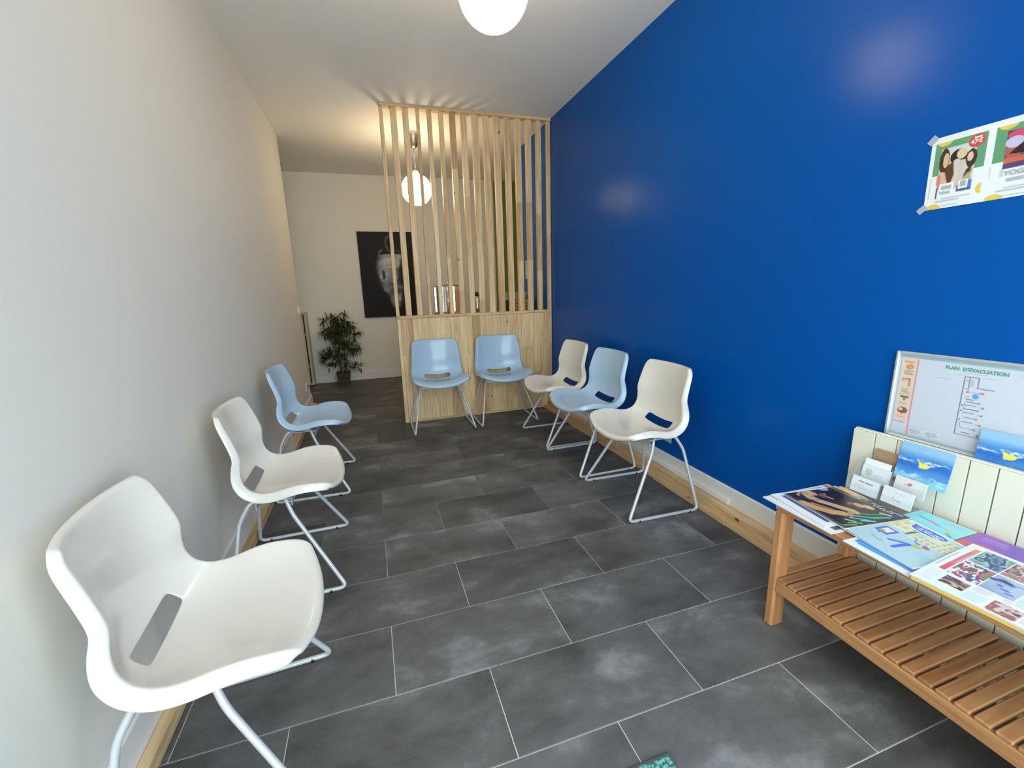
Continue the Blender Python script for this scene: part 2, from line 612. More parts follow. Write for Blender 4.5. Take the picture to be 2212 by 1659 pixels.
# staves of the glued panel, each a piece of its own
x = SX0 + .031
while x < SX1 - .03:
    w = random.choice((0.044, 0.050, 0.056, 0.062, 0.075))
    x1 = min(x + w, SX1 - .023)
    if SX1 - .023 - x1 < 0.03: x1 = SX1 - .023
    z = 0.0195
    while z < 0.974:
        L_ = random.choice((0.24, 0.36, 0.48, 0.62, 0.95))
        z1 = min(z + L_, 0.9745)
        if 0.9745 - z1 < 0.12: z1 = 0.9745
        pr = random.uniform(0, 0.0006)
        scr_part('stave', (x + .0003, YP - .008 - pr, z + .0003), (x1 - .0003, YP + .0115, z1 - .0003), M['pine'], 0.0004)
        z = z1
    x = x1
# sixteen slats: the post on the blue wall is the last
slat_w = [.030, .050, .046, .028, .038, .038, .048, .052, .056, .056, .056, .052, .052, .048, .046, .030]
slat_b = [861, 882, 904, 925, 952, 975, 998, 1019.5, 1042, 1063.5, 1084.5, 1106.5, 1128, 1148.5, 1169, 1188]
for i in range(16):
    xc = SX0 + 0.012 + (SX1 - 0.016 - SX0 - 0.012) * i / 15.0
    w = slat_w[i]
    z0 = 0.998 if i < 15 else 0.0
    o = scr_part('slat', (xc - w / 2, YP + 0.0, z0), (xc + w / 2, YP + .042, H - .022), M['pine_slat'], 0.0025)
    if i not in (0, 15):
        o.rotation_euler = (0, random.uniform(-.0015, .0015), random.uniform(-.06, .06))

# ------------------------------------------------------------------ chairs (origin on the floor, front = +x)
PROF = [  # centre line a, z ; side rim a, z ; half width
    (0.238, 0.418, 0.204, 0.446, 0.214),
    (0.228, 0.431, 0.199, 0.462, 0.225),
    (0.190, 0.437, 0.172, 0.476, 0.233),
    (0.140, 0.437, 0.128, 0.482, 0.236),
    (0.085, 0.431, 0.080, 0.484, 0.236),
    (0.035, 0.423, 0.036, 0.477, 0.234),
    (-0.015, 0.416, -0.006, 0.466, 0.230),
    (-0.060, 0.413, -0.044, 0.463, 0.226),
    (-0.094, 0.417, -0.072, 0.469, 0.222),
    (-0.114, 0.425, -0.094, 0.482, 0.220),
    (-0.130, 0.437, -0.105, 0.495, 0.218),
    (-0.149, 0.456, -0.114, 0.512, 0.217),
    (-0.157, 0.470, -0.118, 0.528, 0.215),
    (-0.167, 0.500, -0.120, 0.555, 0.212),
    (-0.170, 0.545, -0.117, 0.584, 0.209),
    (-0.171, 0.585, -0.113, 0.608, 0.206),
    (-0.174, 0.620, -0.117, 0.634, 0.204),
    (-0.182, 0.680, -0.133, 0.688, 0.200),
    (-0.191, 0.730, -0.149, 0.734, 0.197),
    (-0.196, 0.756, -0.158, 0.756, 0.192),
    (-0.200, 0.774, -0.165, 0.772, 0.176),
]


def chair_shell():
    T = [-1.0, -0.95, -0.87, -0.74, -0.66, -0.58, -0.53, -0.40, -0.20, 0.0, 0.20, 0.40, 0.53, 0.58, 0.66, 0.74, 0.87, 0.95, 1.0]
    ns, ntc = len(PROF), len(T)
    P = []
    for i, (ca, cz, ra, rz, w) in enumerate(PROF):
        row = []
        for t in T:
            g = abs(t) ** 2.3
            a = ca + (ra - ca) * g
            z = cz + (rz - cz) * g
            row.append(Vector((a, w * t, z)))
        P.append(row)
    verts, faces = [], []
    idx = {}
    for i in range(ns):
        for j in range(ntc):
            idx[(i, j)] = len(verts)
            verts.append(P[i][j])
    hole = {(i, j) for i in (9, 10) for j in range(6, 12)}
    for i in range(ns - 1):
        for j in range(ntc - 1):
            if (i, j) in hole: continue
            faces.append((idx[(i, j)], idx[(i, j + 1)], idx[(i + 1, j + 1)], idx[(i + 1, j)]))
    # turned-down flange round the edge
    loop = [(0, j) for j in range(ntc)] + [(i, ntc - 1) for i in range(1, ns)] + [(ns - 1, j) for j in range(ntc - 2, -1, -1)] + [(i, 0) for i in range(ns - 2, 0, -1)]

    def normal(i, j):
        i0, i1 = max(i - 1, 0), min(i + 1, ns - 1)
        j0, j1 = max(j - 1, 0), min(j + 1, ntc - 1)
        n = (P[i][j1] - P[i][j0]).cross(P[i1][j] - P[i0][j])
        return n.normalized()
    rims = []
    for ring in range(2):
        cur = []
        for (i, j) in loop:
            p = P[i][j]
            n = normal(i, j)          # points up / forward side
            if n.z < 0 and i < 8: n = -n
            if n.x < 0 and i > 13: n = -n
            if 8 <= i <= 13 and (n.x + n.z) < 0: n = -n
            # depth of the flange: thin at the front lip and the top, deep along the sides
            side = min(1.0, abs(T[j]) ** 3)
            if i == 0: dep = 0.014 + 0.012 * side
            elif i == ns - 1: dep = 0.014 + .006 * side
            else:
                dep = float(np.interp(i, [0, 4, 8, 12, 14, 17, ns - 1], [.026, .037, .039, .037, .032, .027, .020]))
            k = loop.index((i, j))
            tg = P[loop[(k + 1) % len(loop)][0]][loop[(k + 1) % len(loop)][1]] - P[loop[k - 1][0]][loop[k - 1][1]]
            out = tg.cross(n).normalized()
            if out.dot(p - (Vector((0.05, 0, .43)) if i < 8 else Vector((-.15, 0, .58)))) < 0: out = -out
            if ring == 0: q = p + out * 0.005 - n * 0.006
            else: q = p + out * 0.007 - n * dep
            cur.append(len(verts))
            verts.append(q)
        rims.append(cur)
    base = [idx[l] for l in loop]
    n = len(loop)
    for A, B in ((base, rims[0]), (rims[0], rims[1])):
        for k in range(n):
            faces.append((A[(k + 1) % n], A[k], B[k], B[(k + 1) % n]))
    me = bpy.data.meshes.new('seat_shell')
    me.from_pydata([v[:] for v in verts], [], faces)
    bm = bmesh.new(); bm.from_mesh(me)
    bmesh.ops.recalc_face_normals(bm, faces=bm.faces[:])
    bm.to_mesh(me); bm.free()
    o = bpy.data.objects.new('tmp', me); COL.objects.link(o)
    s1 = o.modifiers.new('s', 'SOLIDIFY'); s1.thickness = 0.0045; s1.offset = 0.0
    s2 = o.modifiers.new('d', 'SUBSURF'); s2.levels = 2; s2.render_levels = 2
    dg = bpy.context.evaluated_depsgraph_get()
    me2 = bpy.data.meshes.new_from_object(o.evaluated_get(dg))
    bpy.data.objects.remove(o, do_unlink=True)
    me2.polygons.foreach_set('use_smooth', [True] * len(me2.polygons))
    me2.materials.clear()
    return me2


def arc_path(pts, radii, n=6):
    """round the corners of a polyline"""
    pts = [Vector(p) for p in pts]
    out = [pts[0]]
    for i in range(1, len(pts) - 1):
        p, a, b = pts[i], pts[i - 1], pts[i + 1]
        r = radii[i - 1]
        d0 = (a - p).normalized(); d1 = (b - p).normalized()
        s = min(r, (a - p).length * .48, (b - p).length * .48)
        q0, q1 = p + d0 * s, p + d1 * s
        for k in range(n + 1):
            t = k / n
            out.append(q0 * (1 - t) ** 2 + p * 2 * t * (1 - t) + q1 * t * t)
    out.append(pts[-1])
    return out


RT = 0.0085
me_shell_w = chair_shell(); me_shell_w.name = 'seat_shell'
me_shell_b = me_shell_w.copy()
me_shell_w.materials.append(M['shell_white'])
me_shell_b.materials.append(M['shell_blue'])


def sled(side):
    y = lambda v: side * v
    pts = [(-0.035, y(.148), .4125), (0.008, y(.158), .410), (0.034, y(.184), .338), (0.212, y(.266), .0088), (-0.212, y(.266), .0088),
           (-0.160, y(.184), .338), (-0.118, y(.166), .407), (-0.080, y(.150), .4115)]
    path = arc_path(pts, [.018, .03, .030, .030, .03, .018])
    return MB().tube(path, RT, 10)


leg_me = []
for s in (1, -1):
    me = sled(s).mesh('sled_leg'); me.materials.append(M['tube']); leg_me.append(me)
br = MB()
br.cbox((-0.100, -.160, .396), (0.034, .160, .403), .002)
br.box((0.031, -.160, .368), (0.034, .160, .397)).box((-0.100, -.160, .368), (-0.097, .160, .397))
me_br = br.mesh('cross_bracket'); me_br.materials.append(M['tube'])
gl = MB().lathe([(.0, -.0088), (.0088, -.0088), (.0098, -.003), (.0092, .003), (0, .004)], 10)
me_gl = gl.mesh('floor_glide'); me_gl.materials.append(M['glide'])


def make_chair(white):
    t = bpy.data.objects.new('visitor_chair', None); link(t)
    mobj('seat_shell', me_shell_w if white else me_shell_b, t)
    for me in leg_me: mobj('sled_leg', me, t)
    mobj('cross_bracket', me_br, t)
    for a in (.150, -.160):
        for s in (1, -1):
            mobj('floor_glide', me_gl, t, (a, s * .266, .0088))
    return t


proto = {True: make_chair(True), False: make_chair(False)}
used = {True: False, False: False}
chairs = [
    (-0.566, 0.255, 0.06, True, 'white plastic chair nearest the shop front, beside the left white wall', 'chairs along the white wall'),
    (-0.553, 1.147, 0.02, True, 'off-white plastic chair standing in the middle of the row by the white wall', 'chairs along the white wall'),
    (-0.553, 2.090, -0.03, False, 'pale blue plastic chair by the white wall, deepest in the room', 'chairs along the white wall'),
    (1.268, 1.165, math.pi - 0.03, True, 'off-white plastic chair by the blue wall, nearest the magazine bench', 'chairs along the blue wall'),
    (1.262, 1.760, math.pi + 0.02, False, 'pale blue plastic chair by the blue wall between two white chairs', 'chairs along the blue wall'),
    (1.266, 2.325, math.pi + 0.01, True, 'off-white plastic chair by the blue wall, nearest the slatted screen', 'chairs along the blue wall'),
    (0.405, YP - 0.232, -math.pi / 2, False, 'pale blue plastic chair against the pine panel, under the framed end post', 'chairs against the slatted screen'),
    (1.000, YP - 0.232, -math.pi / 2, False, 'pale blue plastic chair against the pine panel, closer to the blue wall', 'chairs against the slatted screen'),
]
for (x, y, rz, white, lab, grp) in chairs:
    if not used[white]:
        c = proto[white]; used[white] = True
    else:
        c = dup_tree(proto[white])
    c.location = (x, y, 0); c.rotation_euler = (0, 0, rz)
    tag(c, lab, 'chair', grp)


# ------------------------------------------------------------------ pendant lamps
def pendant(x, y, zc, r, label, gm):
    t = thing('pendant_lamp', label, 'lamp', (x, y, H), 0, 'globe pendant lamps')
    MB().lathe([(.006, -.142), (.018, -.140), (.034, -.124), (.049, -.092), (.060, -.055), (.066, -.015), (.068, 0)], 24).build('ceiling_cup', M['nickel'], t)
    zt = zc + r - H
    MB().tube([(0, 0, -.130), (0, 0, -.190)], .006, 8).build('cord_grip', M['nickel'], t)
    MB().tube([(0, 0, -.185), (.002, 0, (zt - .19) / 2 - .02), (0, 0, zt + .03)], .003, 8).build('cord', M['cord'], t)
    MB().lathe([(.030, zt - .012), (.032, zt + .01), (.024, zt + .03), (.008, zt + .036)], 16).build('globe_cap', M['cord'], t)
    pr = []
    for k in range(25):
        a = -math.pi / 2 + math.pi * k / 24
        pr.append((max(.0005, r * math.cos(a)), zc - H + r * math.sin(a)))
    MB().lathe(pr, 40).build('globe', gm, t)


pendant(0.455, 1.08, 2.39, 0.143, 'lit white globe pendant hanging in front of the slatted screen', M['globe_near'])
pendant(0.427, 3.85, 2.205, 0.148, 'lit white globe pendant with nickel ceiling cup behind the slatted screen', M['globe'])


# ------------------------------------------------------------------ printed sheets: colour per vertex on a fine grid
def lin(a):
    a = np.clip(np.asarray(a, float), 0, 255) / 255.0
    return np.where(a <= 0.04045, a / 12.92, ((a + 0.055) / 1.055) ** 2.4)


class Pic:
    """u to the right, v up, both 0..1"""
    def __init__(s, nx, ny, col):
        s.nx, s.ny = nx, ny
        s.u, s.v = np.meshgrid(np.linspace(0, 1, nx), np.linspace(0, 1, ny))
        s.c = np.ones((ny, nx, 3)) * np.array(col, float)

    def put(s, m, col, a=1.0):
        m = np.clip(m.astype(float), 0, 1)[..., None] * a
        s.c = s.c * (1 - m) + np.array(col, float) * m

    def rect(s, u0, v0, u1, v1, col, a=1.0):
        s.put((s.u >= u0) & (s.u <= u1) & (s.v >= v0) & (s.v <= v1), col, a)

    def ell(s, cu, cv, ru, rv, col, a=1.0, rot=0.0, soft=0.0):
        du, dv = s.u - cu, s.v - cv
        x = du * math.cos(rot) + dv * math.sin(rot)
        y = -du * math.sin(rot) + dv * math.cos(rot)
        d = (x / ru) ** 2 + (y / rv) ** 2
        s.put((d < 1) if soft == 0 else np.clip((1 - d) / soft, 0, 1), col, a)

    def poly(s, pts, col, a=1.0):
        inside = np.zeros_like(s.u, bool)
        n = len(pts)
        for i in range(n):
            x0, y0 = pts[i]; x1, y1 = pts[(i + 1) % n]
            if y0 == y1: continue
            c = ((y0 > s.v) != (y1 > s.v)) & (s.u < (x1 - x0) * (s.v - y0) / (y1 - y0) + x0)
            inside ^= c
        s.put(inside, col, a)

    def line(s, pts, w, col, a=1.0, asp=1.0):
        for (x0, y0), (x1, y1) in zip(pts[:-1], pts[1:]):
            dx, dy = (x1 - x0) * asp, y1 - y0
            L2 = dx * dx + dy * dy + 1e-12
            t = np.clip((((s.u - x0) * asp) * dx + (s.v - y0) * dy) / L2, 0, 1)
            d = np.hypot((s.u - x0) * asp - t * dx, s.v - y0 - t * dy)
            s.put(np.clip((w - d) / (0.35 * w) + 0.5, 0, 1), col, a)

    def noise(s, fu, fv, seed=0, oct=3):
        r = np.random.default_rng(seed)
        out = np.zeros_like(s.u); amp = 1; tot = 0
        for k in range(oct):
            gu, gv = int(fu * 2 ** k) + 2, int(fv * 2 ** k) + 2
            g = r.random((gv + 1, gu + 1))
            x = s.u * (gu - 1); y = s.v * (gv - 1)
            xi = x.astype(int); yi = y.astype(int)
            fx = x - xi; fy = y - yi
            fx = fx * fx * (3 - 2 * fx); fy = fy * fy * (3 - 2 * fy)
            out += amp * ((g[yi, xi] * (1 - fx) + g[yi, xi + 1] * fx) * (1 - fy) + (g[yi + 1, xi] * (1 - fx) + g[yi + 1, xi + 1] * fx) * fy)
            tot += amp; amp *= .5
        return out / tot

    def photo(s, u0, v0, u1, v1, cols, seed, f=6):
        n = s.noise(f / max(.05, u1 - u0) * .35, f / max(.05, v1 - v0) * .35, seed, 3)
        m = (s.u >= u0) & (s.u <= u1) & (s.v >= v0) & (s.v <= v1)
        lo, hi = np.percentile(n[m], 4), np.percentile(n[m], 96)
        t = np.clip((n - lo) / (hi - lo + 1e-9), 0, .999) * (len(cols) - 1)
        n2 = s.noise(f / max(.05, u1 - u0), f / max(.05, v1 - v0), seed + 77, 2)
        t = np.clip(t + (n2 - .5) * 2.2, 0, len(cols) - 1.001)
        k = t.astype(int); fr = np.clip(((t - k) - .3) / .4, 0, 1)[..., None]
        pal = np.array(cols, float)
        s.c = np.where(m[..., None], pal[k] * (1 - fr) + pal[k + 1] * fr, s.c)

    def text_lines(s, u0, v0, u1, v1, n, col, a=.6, seed=0, ragged=.25):
        r = np.random.default_rng(seed)
        h = (v1 - v0) / n
        for i in range(n):
            e = u1 - (u1 - u0) * r.random() * ragged
            s.rect(u0, v0 + i * h + h * .25, e, v0 + i * h + h * .75, col, a)

    def mesh(s, name, w, h, mat, zf=None, thick=0.0):
        """sheet lying in local xy, centred; z bends it"""
        ny, nx = s.ny, s.nx
        X = (s.u - .5) * w; Y = (s.v - .5) * h
        Z = zf(s.u, s.v) if zf else np.zeros_like(X)
        co = np.stack([X, Y, Z], -1).reshape(-1, 3)
        col = lin(s.c).reshape(-1, 3)
        i = np.arange(ny * nx).reshape(ny, nx)
        q = np.stack([i[:-1, :-1], i[:-1, 1:], i[1:, 1:], i[1:, :-1]], -1).reshape(-1, 4)
        faces = [tuple(x) for x in q.tolist()]
        if thick > 0:
            ring = np.concatenate([i[0, :], i[1:, -1], i[-1, -2::-1], i[-2:0:-1, 0]])
            k = len(co)
            low = co[ring].copy(); low[:, 2] -= thick
            co = np.concatenate([co, low]); col = np.concatenate([col, np.tile(lin([232, 232, 230]), (len(ring), 1))])
            n = len(ring)
            faces += [(int(ring[a]), k + a, k + (a + 1) % n, int(ring[(a + 1) % n])) for a in range(n)]
            if zf is None: faces.append(tuple(k + a for a in range(n))[::-1])
        me = bpy.data.meshes.new(name)
        me.from_pydata(co.tolist(), [], faces)
        at = me.color_attributes.new('Col', 'FLOAT_COLOR', 'POINT')
        at.data.foreach_set('color', np.concatenate([col, np.ones((len(col), 1))], 1).astype(np.float32).ravel())
        me.materials.append(mat)
        me.update()
        return me


def lettering(text, size, mat, parent, M4, align='CENTER', bold=0.0, sx=1.0):
    cu = bpy.data.curves.new('lettering', 'FONT')
    cu.body = text
    cu.size = size
    cu.align_x = align
    cu.align_y = 'CENTER'
    cu.offset = bold
    cu.resolution_u = 3
    o = bpy.data.objects.new('lettering_tmp', cu)
    COL.objects.link(o)
    dg = bpy.context.evaluated_depsgraph_get()
    me = bpy.data.meshes.new_from_object(o.evaluated_get(dg))
    bpy.data.objects.remove(o, do_unlink=True)
    me.materials.clear(); me.materials.append(mat)
    if sx != 1.0:
        for v in me.vertices: v.co.x *= sx
    ob = bpy.data.objects.new('lettering', me)
    link(ob, parent)
    ob.matrix_local = M4
    return ob


def frame4(o, ex, ey, ez):
    return Matrix(((ex[0], ey[0], ez[0], o[0]), (ex[1], ey[1], ez[1], o[1]), (ex[2], ey[2], ez[2], o[2]), (0, 0, 0, 1)))


# sheet on the blue wall: local x -> -Y (right in the picture), local y -> Z, normal -> -X
def wall_frame(y, z, x=XR - 0.001, tilt=0.0):
    c, s_ = math.cos(tilt), math.sin(tilt)
    ex = Vector((0, -c, s_)); ey = Vector((0, s_, c)); ez = Vector((-1, 0, 0))
    return frame4((x, y, z), ex, ey, ez)


# ------------------------------------------------------------------ painting on the back wall
pt = thing('canvas_painting', 'tall black canvas with a pale ghostly veil hanging on the back wall', 'painting', (0.193, YB - 0.016, 1.441))
MB().cbox((-.395, -.012, -.571), (.395, .016, .571), .003).build('canvas_body', M['black'], pt)
pc = Pic(90, 130, (24, 24, 25))
n1 = pc.noise(7, 10, 3, 4); n2 = pc.noise(4, 12, 5, 3)
cu_ = 0.52 + 0.05 * np.sin(pc.v * 9)
hw = np.interp(pc.v, [0.06, .12, .2, .3, .45, .60, .70, .735, .76], [0.0, .07, .12, .16, .20, .22, .235, .22, .0])
edge = (hw - np.abs(pc.u - cu_ + .0)) / .06 + (n1 - .5) * 1.6
veil = np.clip(edge, 0, 1) * np.clip((pc.v - .06) / .08, 0, 1) * np.clip((.755 - pc.v) / .02, 0, 1)
shade = np.clip(.50 + 1.5 * (n2 - .4), .22, 1)
pc.put(veil * shade, (222, 224, 220), .92)
pc.put(veil * np.clip(n1 * 2 - 1.05, 0, 1), (120, 124, 160), .8)
pc.ell(.38, .50, .035, .07, (44, 46, 62), .85, soft=.6)
pc.ell(.66, .46, .04, .09, (52, 54, 74), .7, soft=.6)
pc.line([(.50, .78), (.47, .82), (.45, .88), (.47, .93), (.52, .95)], .010, (130, 130, 140), .7)
pc.line([(.33, .73), (.34, .77), (.38, .79)], .010, (150, 150, 156), .7)
pc.line([(.62, .79), (.72, .76)], .006, (130, 130, 138), .6)
pc.line([(.55, .12), (.57, .05)], .006, (90, 92, 104), .5)
me = pc.mesh('painted_face', .784, 1.136, M['canvas'])
o = mobj('painted_face', me, pt)
o.matrix_local = frame4((0, -0.0128, 0), (1, 0, 0), (0, 0, 1), (0, -1, 0))

# ------------------------------------------------------------------ potted bamboo
pb = thing('potted_bamboo', 'dark leafy artificial bamboo in a brown tapered pot against the back wall', 'plant', (-0.545, 5.33, 0))
pm = MB()
for (h0, w0, h1, w1) in ((0, .066, .175, .088),):
    v = [(-w0, -w0, h0), (w0, -w0, h0), (w0, w0, h0), (-w0, w0, h0), (-w1, -w1, h1), (w1, -w1, h1), (w1, w1, h1), (-w1, w1, h1)]
    wi = w1 - .008
    v += [(-wi, -wi, h1), (wi, -wi, h1), (wi, wi, h1), (-wi, wi, h1), (-wi, -wi, h1 - .02), (wi, -wi, h1 - .02), (wi, wi, h1 - .02), (-wi, wi, h1 - .02)]
    pm.add(v, [(0, 3, 2, 1), (0, 1, 5, 4), (1, 2, 6, 5), (2, 3, 7, 6), (3, 0, 4, 7), (4, 5, 9, 8), (5, 6, 10, 9), (6, 7, 11, 10), (7, 4, 8, 11),
               (8, 9, 13, 12), (9, 10, 14, 13), (10, 11, 15, 14), (11, 8, 12, 15)])
pm.build('pot', M['pot'], pb)
MB().box((-.0795, -.0795, .10), (.0795, .0795, .158)).build('soil', M['soil'], pb)
canes = [((-.02, .0), (-.015, .02), .80), ((.03, .02), (.05, .03), .90), ((.0, -.03), (-.10, -.02), .62), ((.035, -.02), (.14, 0), .72), ((-.03, .02), (-.13, .02), .78)]
fol = MB()
lr = random.Random(5)


def leaf(p, d, L_, w):
    d = Vector(d).normalized()
    sd = d.cross(Vector((0, 0, 1)))
    if sd.length < .1: sd = Vector((1, 0, 0))
    sd.normalize()
    up = sd.cross(d)
    p = Vector(p)
    m1 = p + d * L_ * .35 + up * L_ * .05
    m2 = p + d * L_ * .7 + up * L_ * .02
    tip = p + d * L_ - up * L_ * .10
    fol.add([p, m1 + sd * w, m1 - sd * w, m2 + sd * w * .7, m2 - sd * w * .7, tip, m1 + up * .001, m2 + up * .001],
            [(0, 2, 6), (0, 6, 1), (2, 4, 7, 6), (6, 7, 3, 1), (4, 5, 7), (7, 5, 3)])


for (b0, b1, h) in canes:
    pts = []
    for k in range(9):
        t = k / 8
        pts.append((b0[0] + (b1[0] - b0[0]) * t ** 1.4, b0[1] + (b1[1] - b0[1]) * t ** 1.4, .14 + (h - .14) * t))
    MB().tube(pts, [.011 - .006 * k / 8 for k in range(9)], 7).build('cane', M['cane'], pb)
# sprays of narrow leaves in tiers: (x, y, z, spread, count)
tiers = [(.02, 0, .52, .10, 14), (-.04, 0, .66, .14, 16), (.0, 0, .84, .16, 14), (-.01, 0, .80, .20, 34), (.13, 0, .78, .13, 22), (-.13, 0, .72, .13, 22), (.02, 0, .70, .14, 18), (.06, 0, .92, .08, 8), (-.06, 0, .88, .09, 8),
         (.12, 0, .55, .13, 22), (.17, 0, .46, .10, 14), (-.14, 0, .44, .14, 26), (-.20, 0, .38, .08, 12), (.0, 0, .40, .12, 14), (-.05, 0, .58, .10, 10),
         (-.12, 0, .28, .10, 10), (.04, 0, .27, .08, 8), (.19, 0, .24, .09, 10), (-.16, 0, .86, .09, 8), (.19, 0, .68, .09, 10)]
for (cx, cy, cz, sp, n) in tiers:
    for k in range(int(n * 1.5)):
        base = Vector((cx + lr.uniform(-.5, .5) * sp, cy + lr.uniform(-.6, .6) * sp, cz + lr.uniform(-.4, .4) * sp))
        dirv = Vector((lr.uniform(-1, 1) + (base.x) * 2.0, lr.uniform(-1, .7), lr.uniform(-.55, .45)))
        fan = lr.randint(3, 5)
        for q in range(fan):
            d2 = dirv.normalized() + Vector((lr.uniform(-.6, .6), lr.uniform(-.6, .6), lr.uniform(-.5, .4)))
            leaf(base, d2, lr.uniform(.07, .13), lr.uniform(.006, .0095))
fo = fol.build('foliage', M['leaf'], pb)
fo['kind'] = 'stuff'

# ------------------------------------------------------------------ low cupboard at the end of the white wall
lc = thing('low_cupboard', 'low pale cupboard peeping out behind the far end of the white wall', 'cupboard', (-1.30, 5.47, 0))
MB().cbox((-.36, -.095, 0.02), (.372, .098, .985), .004).build('carcass', M['tan'], lc)
MB().box((-.34, -.112, .06), (.332, -.096, .965)).build('door', M['tan'], lc)
MB().box((.334, -.108, .05), (.347, -.0955, .965)).build('door_gap_shade', M['black'], lc)  # black strip put in for the shade of the gap beside the door
for z in (.28, .70):
    MB().cbox((.328, -.118, z - .02), (.352, -.0955, z + .02), .003).build('hinge', M['nickel'], lc)

# switches on the white wall
sw = thing('light_switch', 'white light switch near the far end of the white wall', 'switch', (XL, 4.10, 1.055))
MB().cbox((0, -.04, -.04), (.010, .04, .04), .003).build('switch_plate', M['skirting'], sw)
MB().cbox((.0095, -.025, -.028), (.015, .025, .028), .002).build('rocker', M['skirting'], sw)
so = thing('double_socket', 'white double socket low on the white wall beyond the blue chair', 'socket', (XL, 3.96, .285))
MB().cbox((0, -.075, -.04), (.010, .075, .04), .003).build('socket_plate', M['skirting'], so)
for y in (-.036, .036):
    MB().lathe([(.021, .0), (.021, .004), (.0195, .0045)], 18).build('socket_ring', M['ink_grey'], so, (.010, y, 0)).rotation_euler = (0, math.pi / 2, 0)

# ------------------------------------------------------------------ reception counter and what stands on it
rc = thing('reception_counter', 'wooden reception counter hidden behind the pine panel', 'counter', (0.95, 3.62, 0))
MB().cbox((-.62, -.30, .90), (.62, .30, .94), .004).build('counter_top', M['pine_x'], rc)
MB().cbox((-.60, -.28, 0), (-.57, .28, .90), .003).build('side_panel', M['pine'], rc)
MB().cbox((.57, -.28, 0), (.60, .28, .90), .003).build('side_panel', M['pine'], rc)
MB().cbox((-.57, -.27, .02), (.57, -.25, .90), .003).build('front_panel', M['pine'], rc)
CT = .9402
mi = thing('table_mirror', 'dark framed mirror behind the slats reflecting the bright shop front', 'mirror', (.640, 3.47, CT), -0.10)
MB().box((-.105, -.006, .015), (.105, .010, .318)).build('mirror_back', M['dark_frame'], mi)
MB().box((-.094, -.0085, .026), (.094, -.0062, .312)).build('mirror_glass', M['mirror'], mi)
for a, b_ in (((-.108, -.012, .0), (-.094, .012, .322)), ((.094, -.012, .0), (.112, .012, .322)), ((-.094, -.012, 0.0), (.094, .012, .026)), ((-.094, -.012, .312), (.094, .012, .322))):
    MB().cbox(a, b_, .002).build('frame_bar', M['dark_frame'], mi)
po = thing('chrome_stand', 'slim chrome stand with a ball finial in front of the mirror behind the slats', 'stand', (.606, 3.41, CT))
MB().lathe([(.035, 0), (.035, .008), (.012, .016), (.006, .03)], 20).build('foot', M['black'], po)
MB().tube([(0, 0, .02), (0, 0, .325)], .006, 10).build('rod', M['chrome'], po)
MB().lathe([(.001, .322), (.009, .327), (.013, .337), (.009, .347), (.001, .351)], 14).build('finial', M['chrome'], po)
nm = thing('side_mirror', 'narrow chrome edged mirror strip beside the framed mirror behind the slats', 'mirror', (.497, 3.46, CT), -.10)
MB().cbox((-.022, -.008, .045), (.022, .008, .315), .002).build('frame', M['black'], nm)
MB().box((-.016, -.0105, .05), (.006, -.0082, .305)).build('mirror_glass', M['mirror'], nm)
MB().cbox((-.026, -.03, 0), (.026, .03, .048), .003).build('foot', M['dark_frame'], nm)
fl = thing('thermos_flask', 'dark and chrome thermos flask standing behind the slats', 'flask', (.900, 3.46, CT))
MB().lathe([(.030, 0), (.033, .006), (.033, .19), (.028, .205), (.026, .207)], 24).build('body', M['chrome'], fl)
MB().lathe([(.027, .2065), (.027, .245), (.022, .25)], 24).build('lid', M['black'], fl)
MB().lathe([(.0335, .0), (.0345, .003), (.0345, .035), (.0335, .038)], 24).build('base_ring', M['black'], fl)
cr = thing('wooden_crate', 'slatted wooden crate on the counter against the blue wall behind the slats', 'crate', (1.43, 3.72, CT))
for z in (.006, .045, .084, .122):
    for y in (-.11, .11):
        MB().cbox((-.118, -.006, 0), (.118, .006, .032), .002).build('crate_slat', M['crate'], cr, (0, y, z))
    for xx in (-.112, .112):
        MB().cbox((-.006, -.104, 0), (.006, .104, .032), .002).build('crate_slat', M['crate'], cr, (xx, 0, z))
for xx in (-.1, .1):
    for y in (-.098, .098):
        MB().box((-.01, -.0055, 0), (.01, .0055, .156)).build('corner_post', M['crate'], cr, (xx, y, 0))
MB().box((-.106, -.104, 0.0), (.106, .104, .006)).build('bottom', M['crate'], cr)
tb = thing('plastic_tub', 'grey tapered plastic tub sitting on the wooden crate behind the slats', 'tub', (1.385, 3.72, CT + .1565))
tm = MB()
v = []
for (w, d, z) in ((.095, .075, 0), (.118, .092, .078), (.113, .087, .078), (.091, .071, .004)):
    v += [(-w, -d, z), (w, -d, z), (w, d, z), (-w, d, z)]
f = [(3, 2, 1, 0), (12, 13, 14, 15)]
for r_ in range(3):
    for k in range(4):
        f.append((r_ * 4 + k, r_ * 4 + (k + 1) % 4, r_ * 4 + 4 + (k + 1) % 4, r_ * 4 + 4 + k))
tm.add(v, f).build('tub_body', M['tub'], tb)
bk = thing('black_speaker', 'small black box standing on the counter beside the wooden crate', 'box', (1.235, 3.52, CT))
MB().cbox((-.018, -.03, 0), (.018, .03, .155), .004).build('casing', M['black'], bk)
MB().box((-.012, -.0315, .02), (.012, -.030, .12)).build('front_grille', M['glide'], bk)
# small picture on the blue wall behind the screen
sp = thing('small_picture', 'small white sheet with a dark photo pinned on the blue wall behind the slats', 'picture', (0, 0, 0))
pc = Pic(24, 24, (214, 214, 210))
pc.photo(.18, .42, .62, .92, [(120, 92, 74), (160, 130, 104), (70, 60, 60)], 4, 3)
pc.text_lines(.2, .1, .8, .32, 3, (150, 150, 150))
sp.matrix_world = wall_frame(3.85, 1.415, XR - .0014)
mobj('sheet', pc.mesh('sheet', .20, .20, M['print'], thick=.001), sp)

